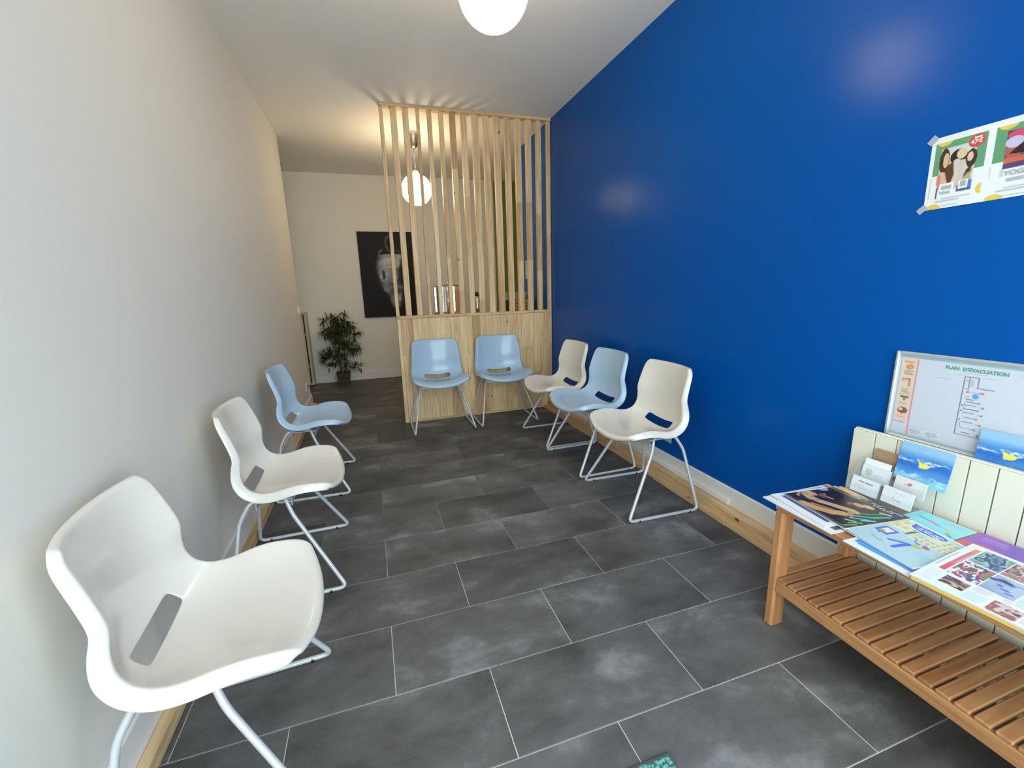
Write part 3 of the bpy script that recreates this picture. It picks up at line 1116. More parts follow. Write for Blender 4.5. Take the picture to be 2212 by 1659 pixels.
# ------------------------------------------------------------------ posters on the blue wall
ps = thing('poster_sheet', 'white sheet with two yoga flyers taped high on the blue wall', 'poster', (0, 0, 0))
PW, PH = .297, .212
ps.matrix_world = wall_frame(.138 - PW / 2, 1.536, XR - .0012, tilt=0.02)
pc = Pic(230, 166, (232, 236, 238))
GR, RD, YE = (96, 156, 116), (206, 78, 66), (226, 198, 92)


def half(u0, w, second):
    X = lambda a: u0 + a * w
    pc.rect(X(.08), .47, X(.96), .92, GR)
    pc.ell(X(.24), .92, .11 * w * 1.2, .055, YE)
    pc.rect(X(0), .92, X(1), 1, (232, 236, 238))
    if not second:
        pc.photo(X(.20), .24, X(.80), .82, [(206, 214, 212), (190, 160, 130), (70, 50, 40), (216, 196, 178), (226, 216, 210)], 8, 5)
        pc.rect(X(.22), .70, X(.80), .83, (206, 212, 212))
        pc.ell(X(.52), .68, .15 * w, .10, (40, 32, 34))
        pc.ell(X(.57), .71, .09 * w, .07, (222, 196, 160))
        pc.ell(X(.74), .62, .09 * w, .12, (60, 46, 44))
        pc.ell(X(.72), .64, .05 * w, .06, (226, 190, 164))
        pc.ell(X(.27), .66, .09 * w, .17, (66, 46, 34))
        pc.ell(X(.30), .66, .05 * w, .10, (216, 184, 140))
        pc.ell(X(.42), .46, .12 * w, .15, (84, 64, 44))
        pc.line([(X(.50), .62), (X(.54), .45), (X(.48), .28)], .030, (214, 200, 192))
        pc.line([(X(.60), .60), (X(.60), .42), (X(.56), .28)], .024, (206, 196, 190))
        pc.line([(X(.25), .48), (X(.30), .36), (X(.33), .30)], .030, (222, 176, 150))
        pc.line([(X(.21), .46), (X(.21), .34)], .016, (218, 128, 112))
        pc.rect(X(.19), .14, X(.215), .30, (96, 70, 110))
        pc.rect(X(.56), .20, X(.80), .28, (86, 100, 140))
        pc.rect(X(.70), .24, X(.80), .33, (84, 130, 196))
        pc.rect(X(.24), .16, X(.50), .345, (236, 238, 238))
        pc.rect(X(.28), .26, X(.46), .315, (172, 182, 182))
        pc.rect(X(.28), .185, X(.44), .24, (222, 226, 226))
        pc.rect(X(.58), .235, X(.74), .35, (236, 240, 240))
        pc.rect(X(.61), .255, X(.71), .335, (168, 178, 184))
        pc.ell(X(.79), .83, .135 * w, .085, RD)
        pc.ell(X(.995), .19, .10 * w, .075, YE)
        pc.rect(X(.935), .05, X(1.2), .35, (232, 236, 238)) if False else None
    else:
        pc.photo(X(.24), .34, X(1.0), .84, [(66, 40, 46), (120, 70, 70), (170, 96, 84), (92, 64, 60)], 12, 4)
        pc.ell(X(.45), .78, .20 * w, .06, (206, 74, 110))
        pc.ell(X(.36), .69, .13 * w, .07, (196, 190, 226))
        pc.poly([(X(.30), .55), (X(.72), .83), (X(.86), .84), (X(.80), .52)], (44, 30, 38))
        pc.ell(X(.88), .72, .10 * w, .06, (224, 196, 160))
        pc.line([(X(.92), .68), (X(.86), .52), (X(.80), .42)], .024, (222, 182, 156))
        pc.rect(X(.88), .44, X(1.0), .66, (204, 110, 92))
        pc.rect(X(.24), .44, X(.74), .50, (206, 104, 76))
        pc.rect(X(.24), .385, X(.74), .435, (84, 66, 130))
        pc.rect(X(.22), .28, X(1.0), .375, (206, 204, 202))
        pc.rect(X(.74), .34, X(1.0), .41, (196, 186, 226))
        pc.rect(X(.27), .185, X(.66), .365, (236, 240, 240))
        pc.rect(X(.32), .205, X(.60), .25, (176, 186, 190))
        pc.rect(X(.76), .21, X(1.0), .36, (232, 236, 238))
    pc.rect(X(.30), .125, X(.80), .14, (192, 196, 206))
    pc.rect(X(.20), .085, X(.62), .115, (188, 194, 206))
    pc.rect(X(.30), .03, X(.62), .04, (186, 192, 200))
    pc.ell(X(.18), .015, .13 * w, .055, YE)
    for k in (0,):
        pc.rect(X(.055), .16, X(.075), .44, (206, 210, 214))


half(0.0, .475, False)
pc.rect(.462, 0, .475, 1, (232, 236, 238))
half(.475, .5, True)
pc.ell(.462, .19, .045, .07, YE); pc.rect(.4625, .1, .52, .28, (232, 236, 238))
mobj('sheet', pc.mesh('sheet', PW, PH, M['print'], zf=lambda u, v: .0016 * np.sin(u * 5) ** 2, thick=.0008), ps)
lettering('47€', .0165, M['ink_white'], ps, Matrix.Translation((-PW / 2 + .375 * PW, (.818 - .5) * PH, .0022)), bold=.0004)
MB().box((-.008, -.002, 0), (.010, .002, .0002)).build('ink_bar', M['ink_white'], ps, (-PW / 2 + .38 * PW, (.872 - .5) * PH, .0022))
lettering('YOGA', .0185, M['ink_grey'], ps, Matrix.Translation((-PW / 2 + .707 * PW, (.31 - .5) * PH, .0022)), bold=.0006)
lettering('YOGA', .0100, M['ink_grey'], ps, Matrix.Translation((-PW / 2 + .171 * PW, (.213 - .5) * PH, .0022)), bold=.0004)
lettering('S', .0185, M['ink_grey'], ps, Matrix.Translation((-PW / 2 + .905 * PW, (.285 - .5) * PH, .0022)), bold=.0006)
for (u, v, r_) in ((0.004, .985, .8), (-.01, .02, .7), (.996, .985, -.8), (1.0, .02, -.7)):
    o = MB().box((-.013, -.009, 0), (.013, .009, .0004)).build('tape', M['tape'], ps, ((u - .5) * PW, (v - .5) * PH, .0018))
    o.rotation_euler = (0, 0, r_)

# ------------------------------------------------------------------ evacuation plan
EW, EH = .44, .306
ev = thing('evacuation_plan', 'framed evacuation plan with green title on the blue wall above the cream board', 'sign', (0, 0, 0))
ev.matrix_world = wall_frame(.139 - EW / 2, .819, XR)
for a, b_ in (((-EW / 2, -EH / 2, 0), (-EW / 2 + .011, EH / 2, .014)), ((EW / 2 - .011, -EH / 2, 0), (EW / 2, EH / 2, .014)),
              ((-EW / 2 + .011, -EH / 2, 0), (EW / 2 - .011, -EH / 2 + .011, .014)), ((-EW / 2 + .011, EH / 2 - .011, 0), (EW / 2 - .011, EH / 2, .014))):
    MB().cbox(a, b_, .003).build('frame_bar', M['alu'], ev)
pc = Pic(300, 200, (208, 214, 228))
bd = (164, 192, 194)
pc.rect(0, .965, 1, .99, bd); pc.rect(0, .01, 1, .035, bd); pc.rect(.008, 0, .02, 1, (170, 184, 200)); pc.rect(.98, 0, .992, 1, bd)
pc.rect(.022, .18, .125, .955, (226, 208, 186)); pc.rect(.022, .18, .125, .40, (232, 204, 190))
pc.rect(.125, .035, .134, .955, (226, 146, 152))
pc.rect(.04, .905, .105, .925, (230, 150, 132))
pc.ell(.078, .86, .026, .032, (206, 140, 90)); pc.ell(.078, .86, .017, .021, (226, 190, 150)); pc.line([(.065, .845), (.09, .875)], .006, (206, 120, 90), asp=1.45)
pc.text_lines(.045, .76, .112, .82, 4, (160, 150, 130), .8, 2)
pc.ell(.045, .70, .014, .02, (220, 176, 96)); pc.rect(.085, .62, .098, .72, (216, 130, 130)); pc.rect(.06, .70, .10, .715, (180, 120, 110))
pc.text_lines(.045, .53, .105, .60, 5, (160, 150, 130), .8, 3)
pc.rect(.03, .517, .125, .522, (170, 160, 146))
pc.rect(.045, .475, .105, .50, (120, 112, 104)); pc.rect(.066, .445, .084, .475, (150, 140, 130))
pc.text_lines(.045, .385, .105, .43, 3, (160, 150, 130), .8, 4)
pc.rect(.03, .372, .125, .376, (170, 160, 146))
pc.ell(.075, .32, .036, .042, (134, 104, 92)); pc.ell(.062, .33, .016, .018, (224, 200, 180))
pc.text_lines(.04, .225, .11, .27, 3, (228, 160, 144), .8, 5)
pc.text_lines(.022, .165, .12, .182, 1, (150, 150, 156), .8, 6)
pc.text_lines(.42, .868, .55, .879, 1, (190, 160, 166), .8, 1, 0); pc.text_lines(.36, .838, .60, .849, 1, (176, 186, 190), .8, 1, 0)
pc.text_lines(.255, .775, .355, .792, 1, (160, 164, 176), .9, 1, 0)
wl = (128, 124, 142)
PX = lambda u: .433 + (u - .515) * .5
PV = lambda v: v + .09
ln = lambda pts, w=.0035, c=wl, a=1: pc.line([(PX(u), PV(v)) for u, v in pts], w, c, a, asp=1.45)
prect = lambda u0, v0, u1, v1, c, a=1.0: pc.rect(PX(u0), PV(v0), PX(u1), PV(v1), c, a)
ln([(.54, .10), (.515, .10), (.515, .745), (.675, .745), (.675, .635), (.86, .635)], .004)
ln([(.515, .10), (.86, .10)], .004)
ln([(.575, .745), (.575, .62)], .003); ln([(.54, .615), (.595, .615)], .003); prect(.59, .64, .63, .72, (190, 196, 206))
prect(.535, .70, .56, .712, (150, 160, 170))
ln([(.57, .585), (.74, .585)], .003, (190, 140, 150)); prect(.56, .572, .59, .598, (206, 120, 140)); prect(.71, .575, .76, .598, (206, 120, 140))
pc.ell(PX(.672), PV(.545), .019, .028, (98, 170, 220))
ln([(.565, .535), (.60, .535)], .003, (120, 136, 136)); prect(.57, .495, .66, .512, (160, 158, 176))
for v0 in (.44, .355, .25, .13):
    ln([(.585, v0), (.69, v0)], .005, (140, 142, 158)); ln([(.735, v0 - .008), (.785, v0 - .008)], .003, (120, 136, 140)); pc.ell(PX(.780), PV(v0 - .008), .006, .011, (110, 132, 136))
for v0 in (.475, .395, .30, .18):
    ln([(.575, v0), (.73, v0)], .003)
    prect(.715, v0 - .012, .745, v0 + .012, (200, 130, 150), .8)
ln([(.565, .46), (.565, .34)], .003); ln([(.56, .25), (.56, .17)], .003)
for v0 in (.43, .37, .27): pc.ell(PX(.54), PV(v0), .005, .010, (130, 140, 146))
ln([(.93, .52), (.93, .15)], .0015, (186, 190, 204))
pc.rect(.14, .05, .36, .135, (186, 190, 204)); pc.rect(.142, .053, .358, .132, (212, 217, 230))
pc.text_lines(.15, .06, .23, .125, 3, (160, 164, 176), .8, 9); pc.text_lines(.26, .06, .345, .125, 3, (160, 164, 176), .8, 10)
pc.text_lines(.14, .140, .28, .150, 1, (176, 180, 190), .8, 9)
mobj('plan_sheet', pc.mesh('plan_sheet', EW - .022, EH - .022, M['print_gloss'], thick=.002), ev, (0, 0, .0065))
lettering("PLAN  D'EVACUATION", .0145, M['ink_green'], ev, Matrix.Translation((-.006, .1165, .0068)), bold=.00085, sx=1.0)

# ------------------------------------------------------------------ bench (magazine table)
TT = .474
bn = thing('magazine_bench', 'oiled wooden bench with a slatted lower shelf, covered in magazines', 'bench', (1.33, -.35, 0))
BX0, BX1, BY0, BY1 = 1.13, 1.528, -.86, .155


def bpart(name, a, b, mat, c=.004):
    cx, cy, cz = [(a[i] + b[i]) / 2 for i in range(3)]
    return MB().cbox((a[0] - cx, a[1] - cy, a[2] - cz), (b[0] - cx, b[1] - cy, b[2] - cz), c).build(name, mat, bn, (cx - 1.33, cy + .35, cz))


for x0 in (BX0, BX1 - .058):
    for y0 in (BY1 - .034, BY0):
        bpart('leg', (x0, y0, 0), (x0 + .058, y0 + .034, TT - .0225), M['oil_z'], .007)
bpart('top_rail', (BX1 - .040, BY0 + .034, .424), (BX1 - .018, BY1 - .034, TT - .022), M['oil_y'], .003)
bpart('top_rail', (BX0 + .058, BY1 - .028, .428), (BX1 - .058, BY1 - .006, TT - .022), M['oil_x'], .003)
bpart('top_rail', (BX0 + .058, BY0 + .006, .428), (BX1 - .058, BY0 + .028, TT - .022), M['oil_x'], .003)
# top boards
for i in range(4):
    x0, x1 = BX0 + (BX1 - BX0) * i / 4, BX0 + (BX1 - BX0) * (i + 1) / 4
    bpart('top_board', (x0 + .0006, BY0, TT - .022), (x1 - .0006, BY1, TT), M['oil_y'], .003)
bpart('shelf_rail', (BX0 + .002, BY0 + .034, .150), (BX0 + .024, BY1 - .034, .192), M['oil_y'], .003)
bpart('shelf_rail', (BX1 - .056, BY0 + .034, .150), (BX1 - .034, BY1 - .034, .192), M['oil_y'], .003)
me_sl = MB().cbox((-.182, -.0158, -.006), (.182, .0158, .006), .003).mesh('shelf_slat')
me_sl.materials.append(M['oil_x'])
me_s0 = MB().cbox((-.137, -.0148, -.006), (.137, .0148, .006), .003).mesh('shelf_slat')
me_s0.materials.append(M['oil_x'])
mobj('shelf_slat', me_s0, bn, (0, .139 + .35, .198))
yk = .1035
while yk > BY0 + .05:
    mobj('shelf_slat', me_sl, bn, (-.0145, yk + .35, .198))
    yk -= .0378
mobj('shelf_slat', me_s0, bn, (0, BY0 + .017 + .35, .198))

# ------------------------------------------------------------------ cream board standing behind the bench
cb = thing('cream_board', 'cream tongue-and-groove board with vertical grooves standing behind the bench', 'board', (1.545, 0, 0.063))
BT = .682 - .063
MB().cbox((.004, -.90, 0.0), (.014, .203, BT - .0062), .002).build('backing', M['groove'], cb)
gy = [.206, .130] + [.127 - .0645 * k for k in range(1, 17)]
for i in range(len(gy) - 1):
    y1, y0 = gy[i], gy[i + 1]
    hw_ = (y1 - y0) / 2 - .0019
    mb = MB().cbox((-.006, -hw_, 0), (.0038, hw_, BT - .006), .0008)
    mb.build('plank', M['cream'], cb, (0, (y0 + y1) / 2, 0))
MB().cbox((-.0060, -.900, BT - .0059), (.0140, gy[0] - .004, BT), .0028).build('top_edge', M['cream'], cb)

# ------------------------------------------------------------------ flyers with clouds
def cloud_flyer(seed):
    p = Pic(110, 98, (84, 150, 214))
    n = p.noise(4, 6, seed, 4); n2 = p.noise(7, 9, seed + 1, 3)
    p.put(np.clip((p.v - .64) / .2, 0, 1), (150, 196, 230))
    p.put(np.exp(-((p.v - .50 + .05 * np.sin(p.u * 6)) / .13) ** 2) * (p.u * 0 + 1), (48, 112, 200), 1.0)
    p.put(np.clip(1 - np.abs(p.v - .62 - .5 * (n - .5)) / .055, 0, 1) * np.clip(n2 * 4 - 1.5, 0, 1), (236, 246, 250), .95)
    p.put(np.clip(1 - np.abs(p.v - .80 - .3 * (n2 - .5)) / .03, 0, 1) * np.clip(n * 4 - 2.0, 0, 1), (214, 234, 246), .7)
    p.put(np.clip(1 - np.abs(p.v - .52 - .2 * (n2 - .5)) / .07, 0, 1) * np.clip((.42 - p.u) / .2, 0, 1) * np.clip(n2 * 3 - 1, 0, 1), (226, 240, 248), .9)
    p.put(np.clip(1 - np.abs(p.v - .20 - .4 * (n2 - .5)) / .09, 0, 1) * np.clip(n * 3 - .9, 0, 1), (220, 244, 248), .9)
    p.put(np.clip((.22 - p.v) / .1, 0, 1), (150, 222, 236), .7)
    # yellow winged shape
    p.ell(.505, .495, .09, .055, (238, 222, 92)); p.ell(.53, .535, .05, .022, (66, 130, 212)) if False else None
    p.poly([(.39, .57), (.44, .585), (.50, .55), (.58, .55), (.64, .53), (.58, .45), (.51, .42), (.44, .46)], (240, 226, 96))
    p.ell(.385, .60, .034, .020, (190, 208, 206), rot=-.6); p.ell(.655, .555, .034, .020, (190, 208, 206), rot=.6)
    return p


f1 = thing('cloud_flyer', 'blue cloud flyer with a yellow winged shape leaning on the cream board behind the cards', 'flyer', (0, 0, 0), 0, 'blue cloud flyers')
dv = Vector((0.022, 0.0, .124)).normalized()
ex = Vector((0, -1, 0))
f1.matrix_world = frame4((1.5215, -.030, .621), ex, dv, ex.cross(dv))
mobj('printed_card', cloud_flyer(21).mesh('printed_card', .143, .128, M['print'], thick=.0008), f1)
f2 = thing('cloud_flyer', 'blue cloud flyer with a yellow winged shape tucked between cream board and evacuation plan', 'flyer', (0, 0, 0), 0, 'blue cloud flyers')
dv = Vector((0.012, 0, .14)).normalized(); ex = Vector((0, -1, .0))
f2.matrix_world = frame4((1.576, -.194, .706), ex, dv, ex.cross(dv))
mobj('printed_card', cloud_flyer(21).mesh('printed_card', .143, .128, M['print'], thick=.0008), f2)
kc = thing('kraft_card', 'brown kraft card leaning on the cream board behind the white cards', 'card', (1.523, .068, TT))
o = MB().cbox((-.001, -.05, 0), (.001, .05, .156), .0008).build('card_body', M['kraft'], kc)
o.rotation_euler = (0, .06, 0)
o = MB().cbox((-.0008, -.05, 0), (.0008, .05, .02), .0006).build('card_fold', M['kraft'], kc, (-.0025 + .008, 0, .122))
o.rotation_euler = (0, .06, 0)

# ------------------------------------------------------------------ card holder with cards
ch = thing('card_holder', 'clear acrylic holder with four pockets of cards on the bench', 'card holder', (1.455, .033, TT))
for (y0, y1) in ((-.104, -.102), (-.001, .001), (.102, .104)):
    mb = MB()
    pr = [(-.026, 0), (.066, 0), (.060, .110), (.036, .110), (.010, .070), (-.022, .052)]
    n = len(pr)
    mb.add([(a, y0, z) for a, z in pr] + [(a, y1, z) for a, z in pr], [tuple(range(n)), tuple(range(n, 2 * n))[::-1]] + [(k, n + k, n + (k + 1) % n, (k + 1) % n) for k in range(n)])
    mb.build('divider', M['acrylic'], ch)
MB().box((-.026, -.102, 0), (.066, -.001, .002)).build('base', M['acrylic'], ch)
MB().box((-.026, .001, 0), (.066, .102, .002)).build('base', M['acrylic'], ch)
for (xx, z0, z1) in ((-.024, .002, .040), (.022, .036, .078)):
    for yy in (-.0515, .0515):
        o = MB().box((-.001, -.0495, 0), (.001, .0495, z1 - z0)).build('pocket_front', M['acrylic'], ch, (xx, yy, z0))
        o.rotation_euler = (0, .20, 0)


def card_pic(kind):
    p = Pic(60, 36, (226, 232, 238) if kind != 'red' else (226, 226, 224))
    if kind == 'black':
        p.rect(.24, .70, .46, .76, (120, 124, 132)); p.rect(.50, .70, .78, .77, (96, 100, 110))
        p.text_lines(.15, .25, .62, .55, 3, (200, 206, 216), .9, 2)
    elif kind == 'grey':
        p.rect(.42, .72, .74, .77, (184, 190, 196)); p.line([(.42, .50), (.36, .42), (.40, .32), (.66, .30)], .022, (180, 184, 192), asp=1.6)
        p.rect(.44, .34, .66, .37, (190, 194, 202))
    elif kind == 'tree':
        n = p.noise(12, 10, 3, 2)
        p.put(((p.u - .26) / .14) ** 2 + ((p.v - .55) / .26) ** 2 < .5 + n, (188, 200, 178), .8)
        p.text_lines(.48, .30, .84, .55, 3, (196, 204, 208), .9, 3)
    else:
        p.ell(.40, .62, .09, .05, (190, 192, 196), rot=.3); p.ell(.50, .66, .07, .10, (214, 120, 130), rot=-.5)
        p.text_lines(.3, .25, .75, .42, 2, (206, 206, 206), .9, 4)
    return p


for (xx, yy, zz, kind, lab, ht) in (
        (1.438, .083, .012, 'black', 'white business cards with a dark printed name in the front pocket beside the arms magazine', .055),
        (1.438, -.016, .016, 'grey', 'white business cards with a faint grey logo in the front pocket', .055),
        (1.484, .083, .046, 'tree', 'white business cards with a green tree drawing in the back pocket', .055),
        (1.484, -.020, .046, 'red', 'off-white business cards with a red and grey mark in the back pocket', .055)):
    t = thing('card_stack', lab, 'cards', (xx, yy, TT + zz), 0, 'business cards in the holder')
    st = MB().box((0.0008, -.0425, 0), (.008, .0425, ht)).build('card_block', M['paper_edge'], t)
    st.rotation_euler = (0, .20, 0)
    fm = card_pic(kind).mesh('front_card', .085, ht, M['print'])
    o = mobj('front_card', fm, t)
    ey = Vector((math.sin(.2), 0, math.cos(.2))); ex = Vector((0, -1, 0)); ez = ex.cross(ey)
    o.matrix_local = frame4(tuple(ey * ht / 2 + ez * .0004), ex, ey, ez)
    if kind == 'tree':
        b2 = MB().box((.0085, -.036, 0), (.0095, .046, ht + .022)).build('spare_card', M['paper'], t)
        b2.rotation_euler = (0, .20, 0)

# ------------------------------------------------------------------ magazines and papers on the bench
def flat_sheet(name, label, cat, quad, z, pic, thick=.003, bend=None, mat='print', group='magazines and papers on the bench', pages=None):
    """quad: left-front, right-front ... world xy of lower-left, lower-right, upper-left of the printed side"""
    ll, lr_, ul = [Vector((q[0], q[1], 0)) for q in quad]
    ex = (lr_ - ll); w = ex.length; ex.normalize()
    ey = (ul - ll); ey = ey - ex * ey.dot(ex); h = ey.length; ey.normalize()
    c = (lr_ + ul) / 2
    t = thing(name, label, cat, (0, 0, 0), 0, group)
    t.matrix_world = frame4((c.x, c.y, z), ex, ey, Vector((0, 0, 1)))
    mobj('cover', pic.mesh('cover', w, h, M[mat], zf=bend, thick=.0004), t, (0, 0, thick + .0005))
    MB().box((-w / 2 + .001, -h / 2 + .001, 0), (w / 2 - .001, h / 2 - .001, thick)).build('pages', pages or M['paper_edge'], t)
    return t


# sports newspaper at the bottom of the left pile and its companions
pc = Pic(40, 56, (232, 234, 236))
pc.rect(.02, .90, .5, .97, (206, 120, 120)); pc.photo(.05, .1, .95, .85, [(60, 62, 70), (110, 112, 118), (84, 88, 96)], 3, 4)
flat_sheet('leaflet', 'white folded leaflet at the bottom of the pile on the bench corner', 'leaflet', ((1.120, .190), (1.112, -.060), (1.42, .200)), TT + .0005, pc, .003)
pc = Pic(40, 56, (236, 238, 240))
pc.rect(.10, .1, .9, .9, (70, 92, 130)); pc.ell(.5, .8, .3, .14, (140, 184, 216)); pc.rect(0, .85, .12, .95, (204, 96, 104))
flat_sheet('magazine', 'white and blue magazine sticking out under the dark cover with crossed arms', 'magazine', ((1.150, .176), (1.122, -.042), (1.424, .184)), TT + .0045, pc, .004)
# dark cover: crossed arms
pc = Pic(160, 200, (50, 44, 44))
n = pc.noise(6, 8, 31, 4)
pc.put(np.clip((n - .5) * 6, 0, 1), (34, 30, 32), .7)
pc.rect(0, 0, 1, .05, (92, 88, 90), .6); pc.rect(0, .02, 1, .03, (170, 166, 164), .6)
pc.put(np.clip((pc.v - .90 + .10 * (.5 - pc.u)) / .03, 0, 1) * np.clip((.55 - pc.u) / .2, 0, 1), (226, 186, 138))
pc.put(np.clip(1 - np.abs(pc.v - .86 + .08 * (.5 - pc.u)) / .05, 0, 1) * np.clip((.7 - pc.u) / .2, 0, 1), (140, 126, 76), .9)
pc.ell(.02, .66, .05, .07, (136, 182, 216))
for q in range(14): pc.ell(.10 + .035 * q % .34, .60 + .022 * (q * 5 % 7), .05, .05, (38 + 2 * (q % 4), 33, 36))
pc.ell(.19, .50, .08, .075, (146, 86, 90), soft=.5); pc.ell(.27, .53, .06, .03, (208, 170, 122), soft=.6); pc.ell(.17, .56, .05, .03, (196, 150, 120), soft=.6)
pc.ell(.23, .58, .09, .05, (34, 30, 33))
pc.line([(.04, .38), (.10, .30), (.20, .27)], .060, (198, 160, 128), asp=.8)
pc.line([(.02, .36), (.10, .40)], .05, (206, 160, 140), asp=.8)
pc.line([(.12, .28), (.30, .30), (.50, .40), (.66, .48)], .052, (206, 174, 126), asp=.8)
n3 = pc.noise(22, 26, 9, 2)
pc.put((np.abs(pc.v - .28) < .05) & (pc.u < .30) & (pc.u > .06) & (n3 > .55), (150, 122, 92), .6)
pc.line([(.30, .06), (.46, .10), (.60, .18), (.68, .30)], .060, (212, 164, 100), asp=.8)
pc.line([(.34, .16), (.56, .26)], .024, (176, 128, 84), asp=.8)
for k in range(4): pc.line([(.66 + .03 * k, .44 - .015 * k), (.71 + .022 * k, .36 - .010 * k)], .016, (184 - 8 * k, 136, 108), asp=.8)
pc.ell(.70, .48, .07, .05, (206, 170, 128), soft=.4)
pc.ell(.55, .70, .09, .06, (222, 158, 112), soft=.5); pc.ell(.63, .77, .09, .055, (228, 178, 132), soft=.5); pc.ell(.48, .64, .05, .05, (150, 104, 84), soft=.6)
for (a0, b0, a1, b1, c) in ((.80, .30, .92, .46, (70, 190, 196)), (.78, .40, .90, .60, (78, 190, 130)), (.86, .52, .93, .76, (72, 188, 160)), (.90, .16, .95, .30, (90, 176, 110)),
                            (.76, .52, .84, .72, (66, 150, 96)), (.90, .36, .96, .50, (96, 206, 210)), (.82, .20, .90, .26, (196, 190, 140)), (.93, .06, .97, .20, (120, 160, 90))):
    pc.line([(a0, b0), (a1, b1)], .014, c, asp=.8)
for (u_, v_) in ((.05, .20), (.08, .17), (.03, .24)): pc.ell(u_, v_, .025, .02, (186, 156, 104))
nt_ = pc.noise(46, 14, 5, 2)
pc.put((np.abs(pc.v - .935) < .03) & (pc.u > .32) & (pc.u < .86) & (nt_ > .42), (156, 152, 156), .9)
for k in range(6): pc.rect(.60 + .045 * k, .875, .63 + .045 * k, .895, (232, 232, 234))
for k in range(3): pc.ell(.28 + .05 * k, .885, .028, .014, (206, 164, 196) if k < 2 else (200, 206, 170))
pc.ell(.90, .95, .05, .025, (120, 150, 172)); pc.poly([(.78, .78), (.90, .84), (.91, .81), (.80, .74)], (208, 188, 156))
flat_sheet('magazine', 'dark magazine with crossed arms on the cover at the corner of the bench', 'magazine', ((1.187, .165), (1.158, -.066), (1.428, .155)), TT + .010, pc, .004,
           bend=lambda u, v: .002 * u * u + .003 * (1 - v) ** 3 * 0, mat='print_gloss')
# blue and white paper below the town magazine
pc = Pic(60, 44, (238, 240, 244))
pc.put((pc.v > .10 + .12 * np.exp(-pc.u * 14)) & (pc.u > .06), (84, 160, 228))
n = pc.noise(6, 4, 8, 3); pc.put((pc.v > .3) & (n > .55), (120, 186, 238), .6)
flat_sheet('brochure', 'blue brochure with a white rim lying under the town magazine', 'brochure', ((1.110, -.086), (1.104, -.256), (1.330, -.092)), TT + .0005, pc, .003)
# town magazine
pc = Pic(150, 190, (186, 212, 218))
n = pc.noise(5, 6, 12, 3)
pc.put(np.clip((n - .5) * 6, 0, 1), (172, 204, 212), .6)
pc.rect(0, .975, 1, 1, (236, 240, 244)); pc.rect(.97, 0, 1, 1, (230, 238, 242))
pc.poly([(0, .62), (0, .97), (.20, .97), (.26, .64)], (234, 228, 170))
for (a, b_) in ((.03, .68), (.13, .70), (.03, .83), (.13, .84)): pc.rect(a, b_, a + .07, b_ + .08, (198, 200, 172))
pc.rect(.06, .36, .26, .56, (92, 110, 200)); pc.rect(.10, .41, .22, .53, (236, 232, 204)); pc.ell(.13, .42, .035, .03, (190, 190, 74)); pc.line([(.14, .37), (.17, .33)], .01, (88, 112, 206))
pc.poly([(.34, .56), (.97, .60), (.97, .97), (.62, .90), (.40, .74)], (226, 222, 186))
for i in range(7):
    for j in range(4):
        u0, v0 = .40 + .078 * i, .60 + .08 * j
        if u0 > .62 or v0 < .72: pc.rect(u0, v0, u0 + .05, v0 + .05, (188 - 6 * (j % 2), 190, 166))
pc.rect(.28, .60, .31, .80, (96, 96, 98)); pc.rect(.32, .60, .36, .74, (224, 214, 156)); pc.ell(.27, .78, .03, .03, (196, 196, 90))
pc.ell(.36, .885, .25, .088, (240, 244, 246), rot=.06); pc.ell(.36, .89, .235, .075, (80, 106, 208), rot=.06); pc.poly([(.13, .90), (.10, .96), (.22, .94)], (80, 106, 208))
r2 = random.Random(4)
for (v0, u0, u1) in ((.905, .18, .54), (.862, .20, .50)):
    k = u0
    while k < u1:
        wd = r2.uniform(.012, .022); h = r2.uniform(.008, .014)
        pc.line([(k, v0 - h), (k + wd * .5, v0 + h), (k + wd, v0 - h * r2.uniform(-1, 1))], .005, (236, 241, 250), asp=.8)
        k += wd + (r2.uniform(.006, .010) if r2.random() > .25 else .03)
pc.line([(.36, .30), (.44, .37), (.53, .42)], .020, (88, 112, 206), asp=.8); pc.line([(.52, .20), (.52, .32), (.54, .42)], .024, (88, 112, 206), asp=.8)
pc.ell(.60, .45, .07, .035, (192, 192, 76)); pc.ell(.66, .52, .045, .032, (198, 106, 72)); pc.ell(.55, .52, .035, .022, (124, 142, 214)); pc.ell(.62, .56, .03, .02, (130, 146, 216))
pc.line([(.46, .60), (.50, .54)], .010, (120, 150, 200), asp=.8)
pc.line([(0, .30), (.3, .24), (.6, .05)], .004, (150, 190, 200)); pc.line([(.20, .20), (.36, .18)], .008, (128, 148, 164), asp=.8)
pc.ell(.88, .40, .05, .035, (230, 230, 196)); pc.poly([(.72, .34), (.97, .46), (.97, .30)], (160, 200, 220), .6)
flat_sheet('magazine', 'pale blue illustrated town magazine with a speech bubble title on the bench', 'magazine', ((1.163, -.060), (1.136, -.250), (1.400, -.085)), TT + .0055, pc, .004,
           bend=lambda u, v: .0025 * (1 - u) ** 2)
# turquoise brochure
pc = Pic(90, 70, (150, 222, 230))
pc.put(np.clip((.5 - pc.v) / .5, 0, 1), (120, 206, 218), .6)
pc.line([(.15, .66), (.35, .60)], .035, (90, 190, 196), asp=1.2); pc.ell(.40, .60, .06, .05, (206, 140, 170)); pc.ell(.52, .55, .06, .05, (206, 134, 166))
pc.line([(.56, .52), (.75, .50)], .02, (120, 200, 206)); pc.ell(.80, .40, .06, .10, (200, 206, 150), rot=.5); pc.line([(.82, .30), (.93, .20)], .03, (70, 180, 180))
pc.text_lines(.50, .70, .95, .90, 4, (170, 180, 206), .7, 4)
flat_sheet('brochure', 'turquoise brochure with faint pink drawing lying against the cream board', 'brochure', ((1.380, -.050), (1.380, -.192), (1.512, -.050)), TT + .0005, pc, .003)
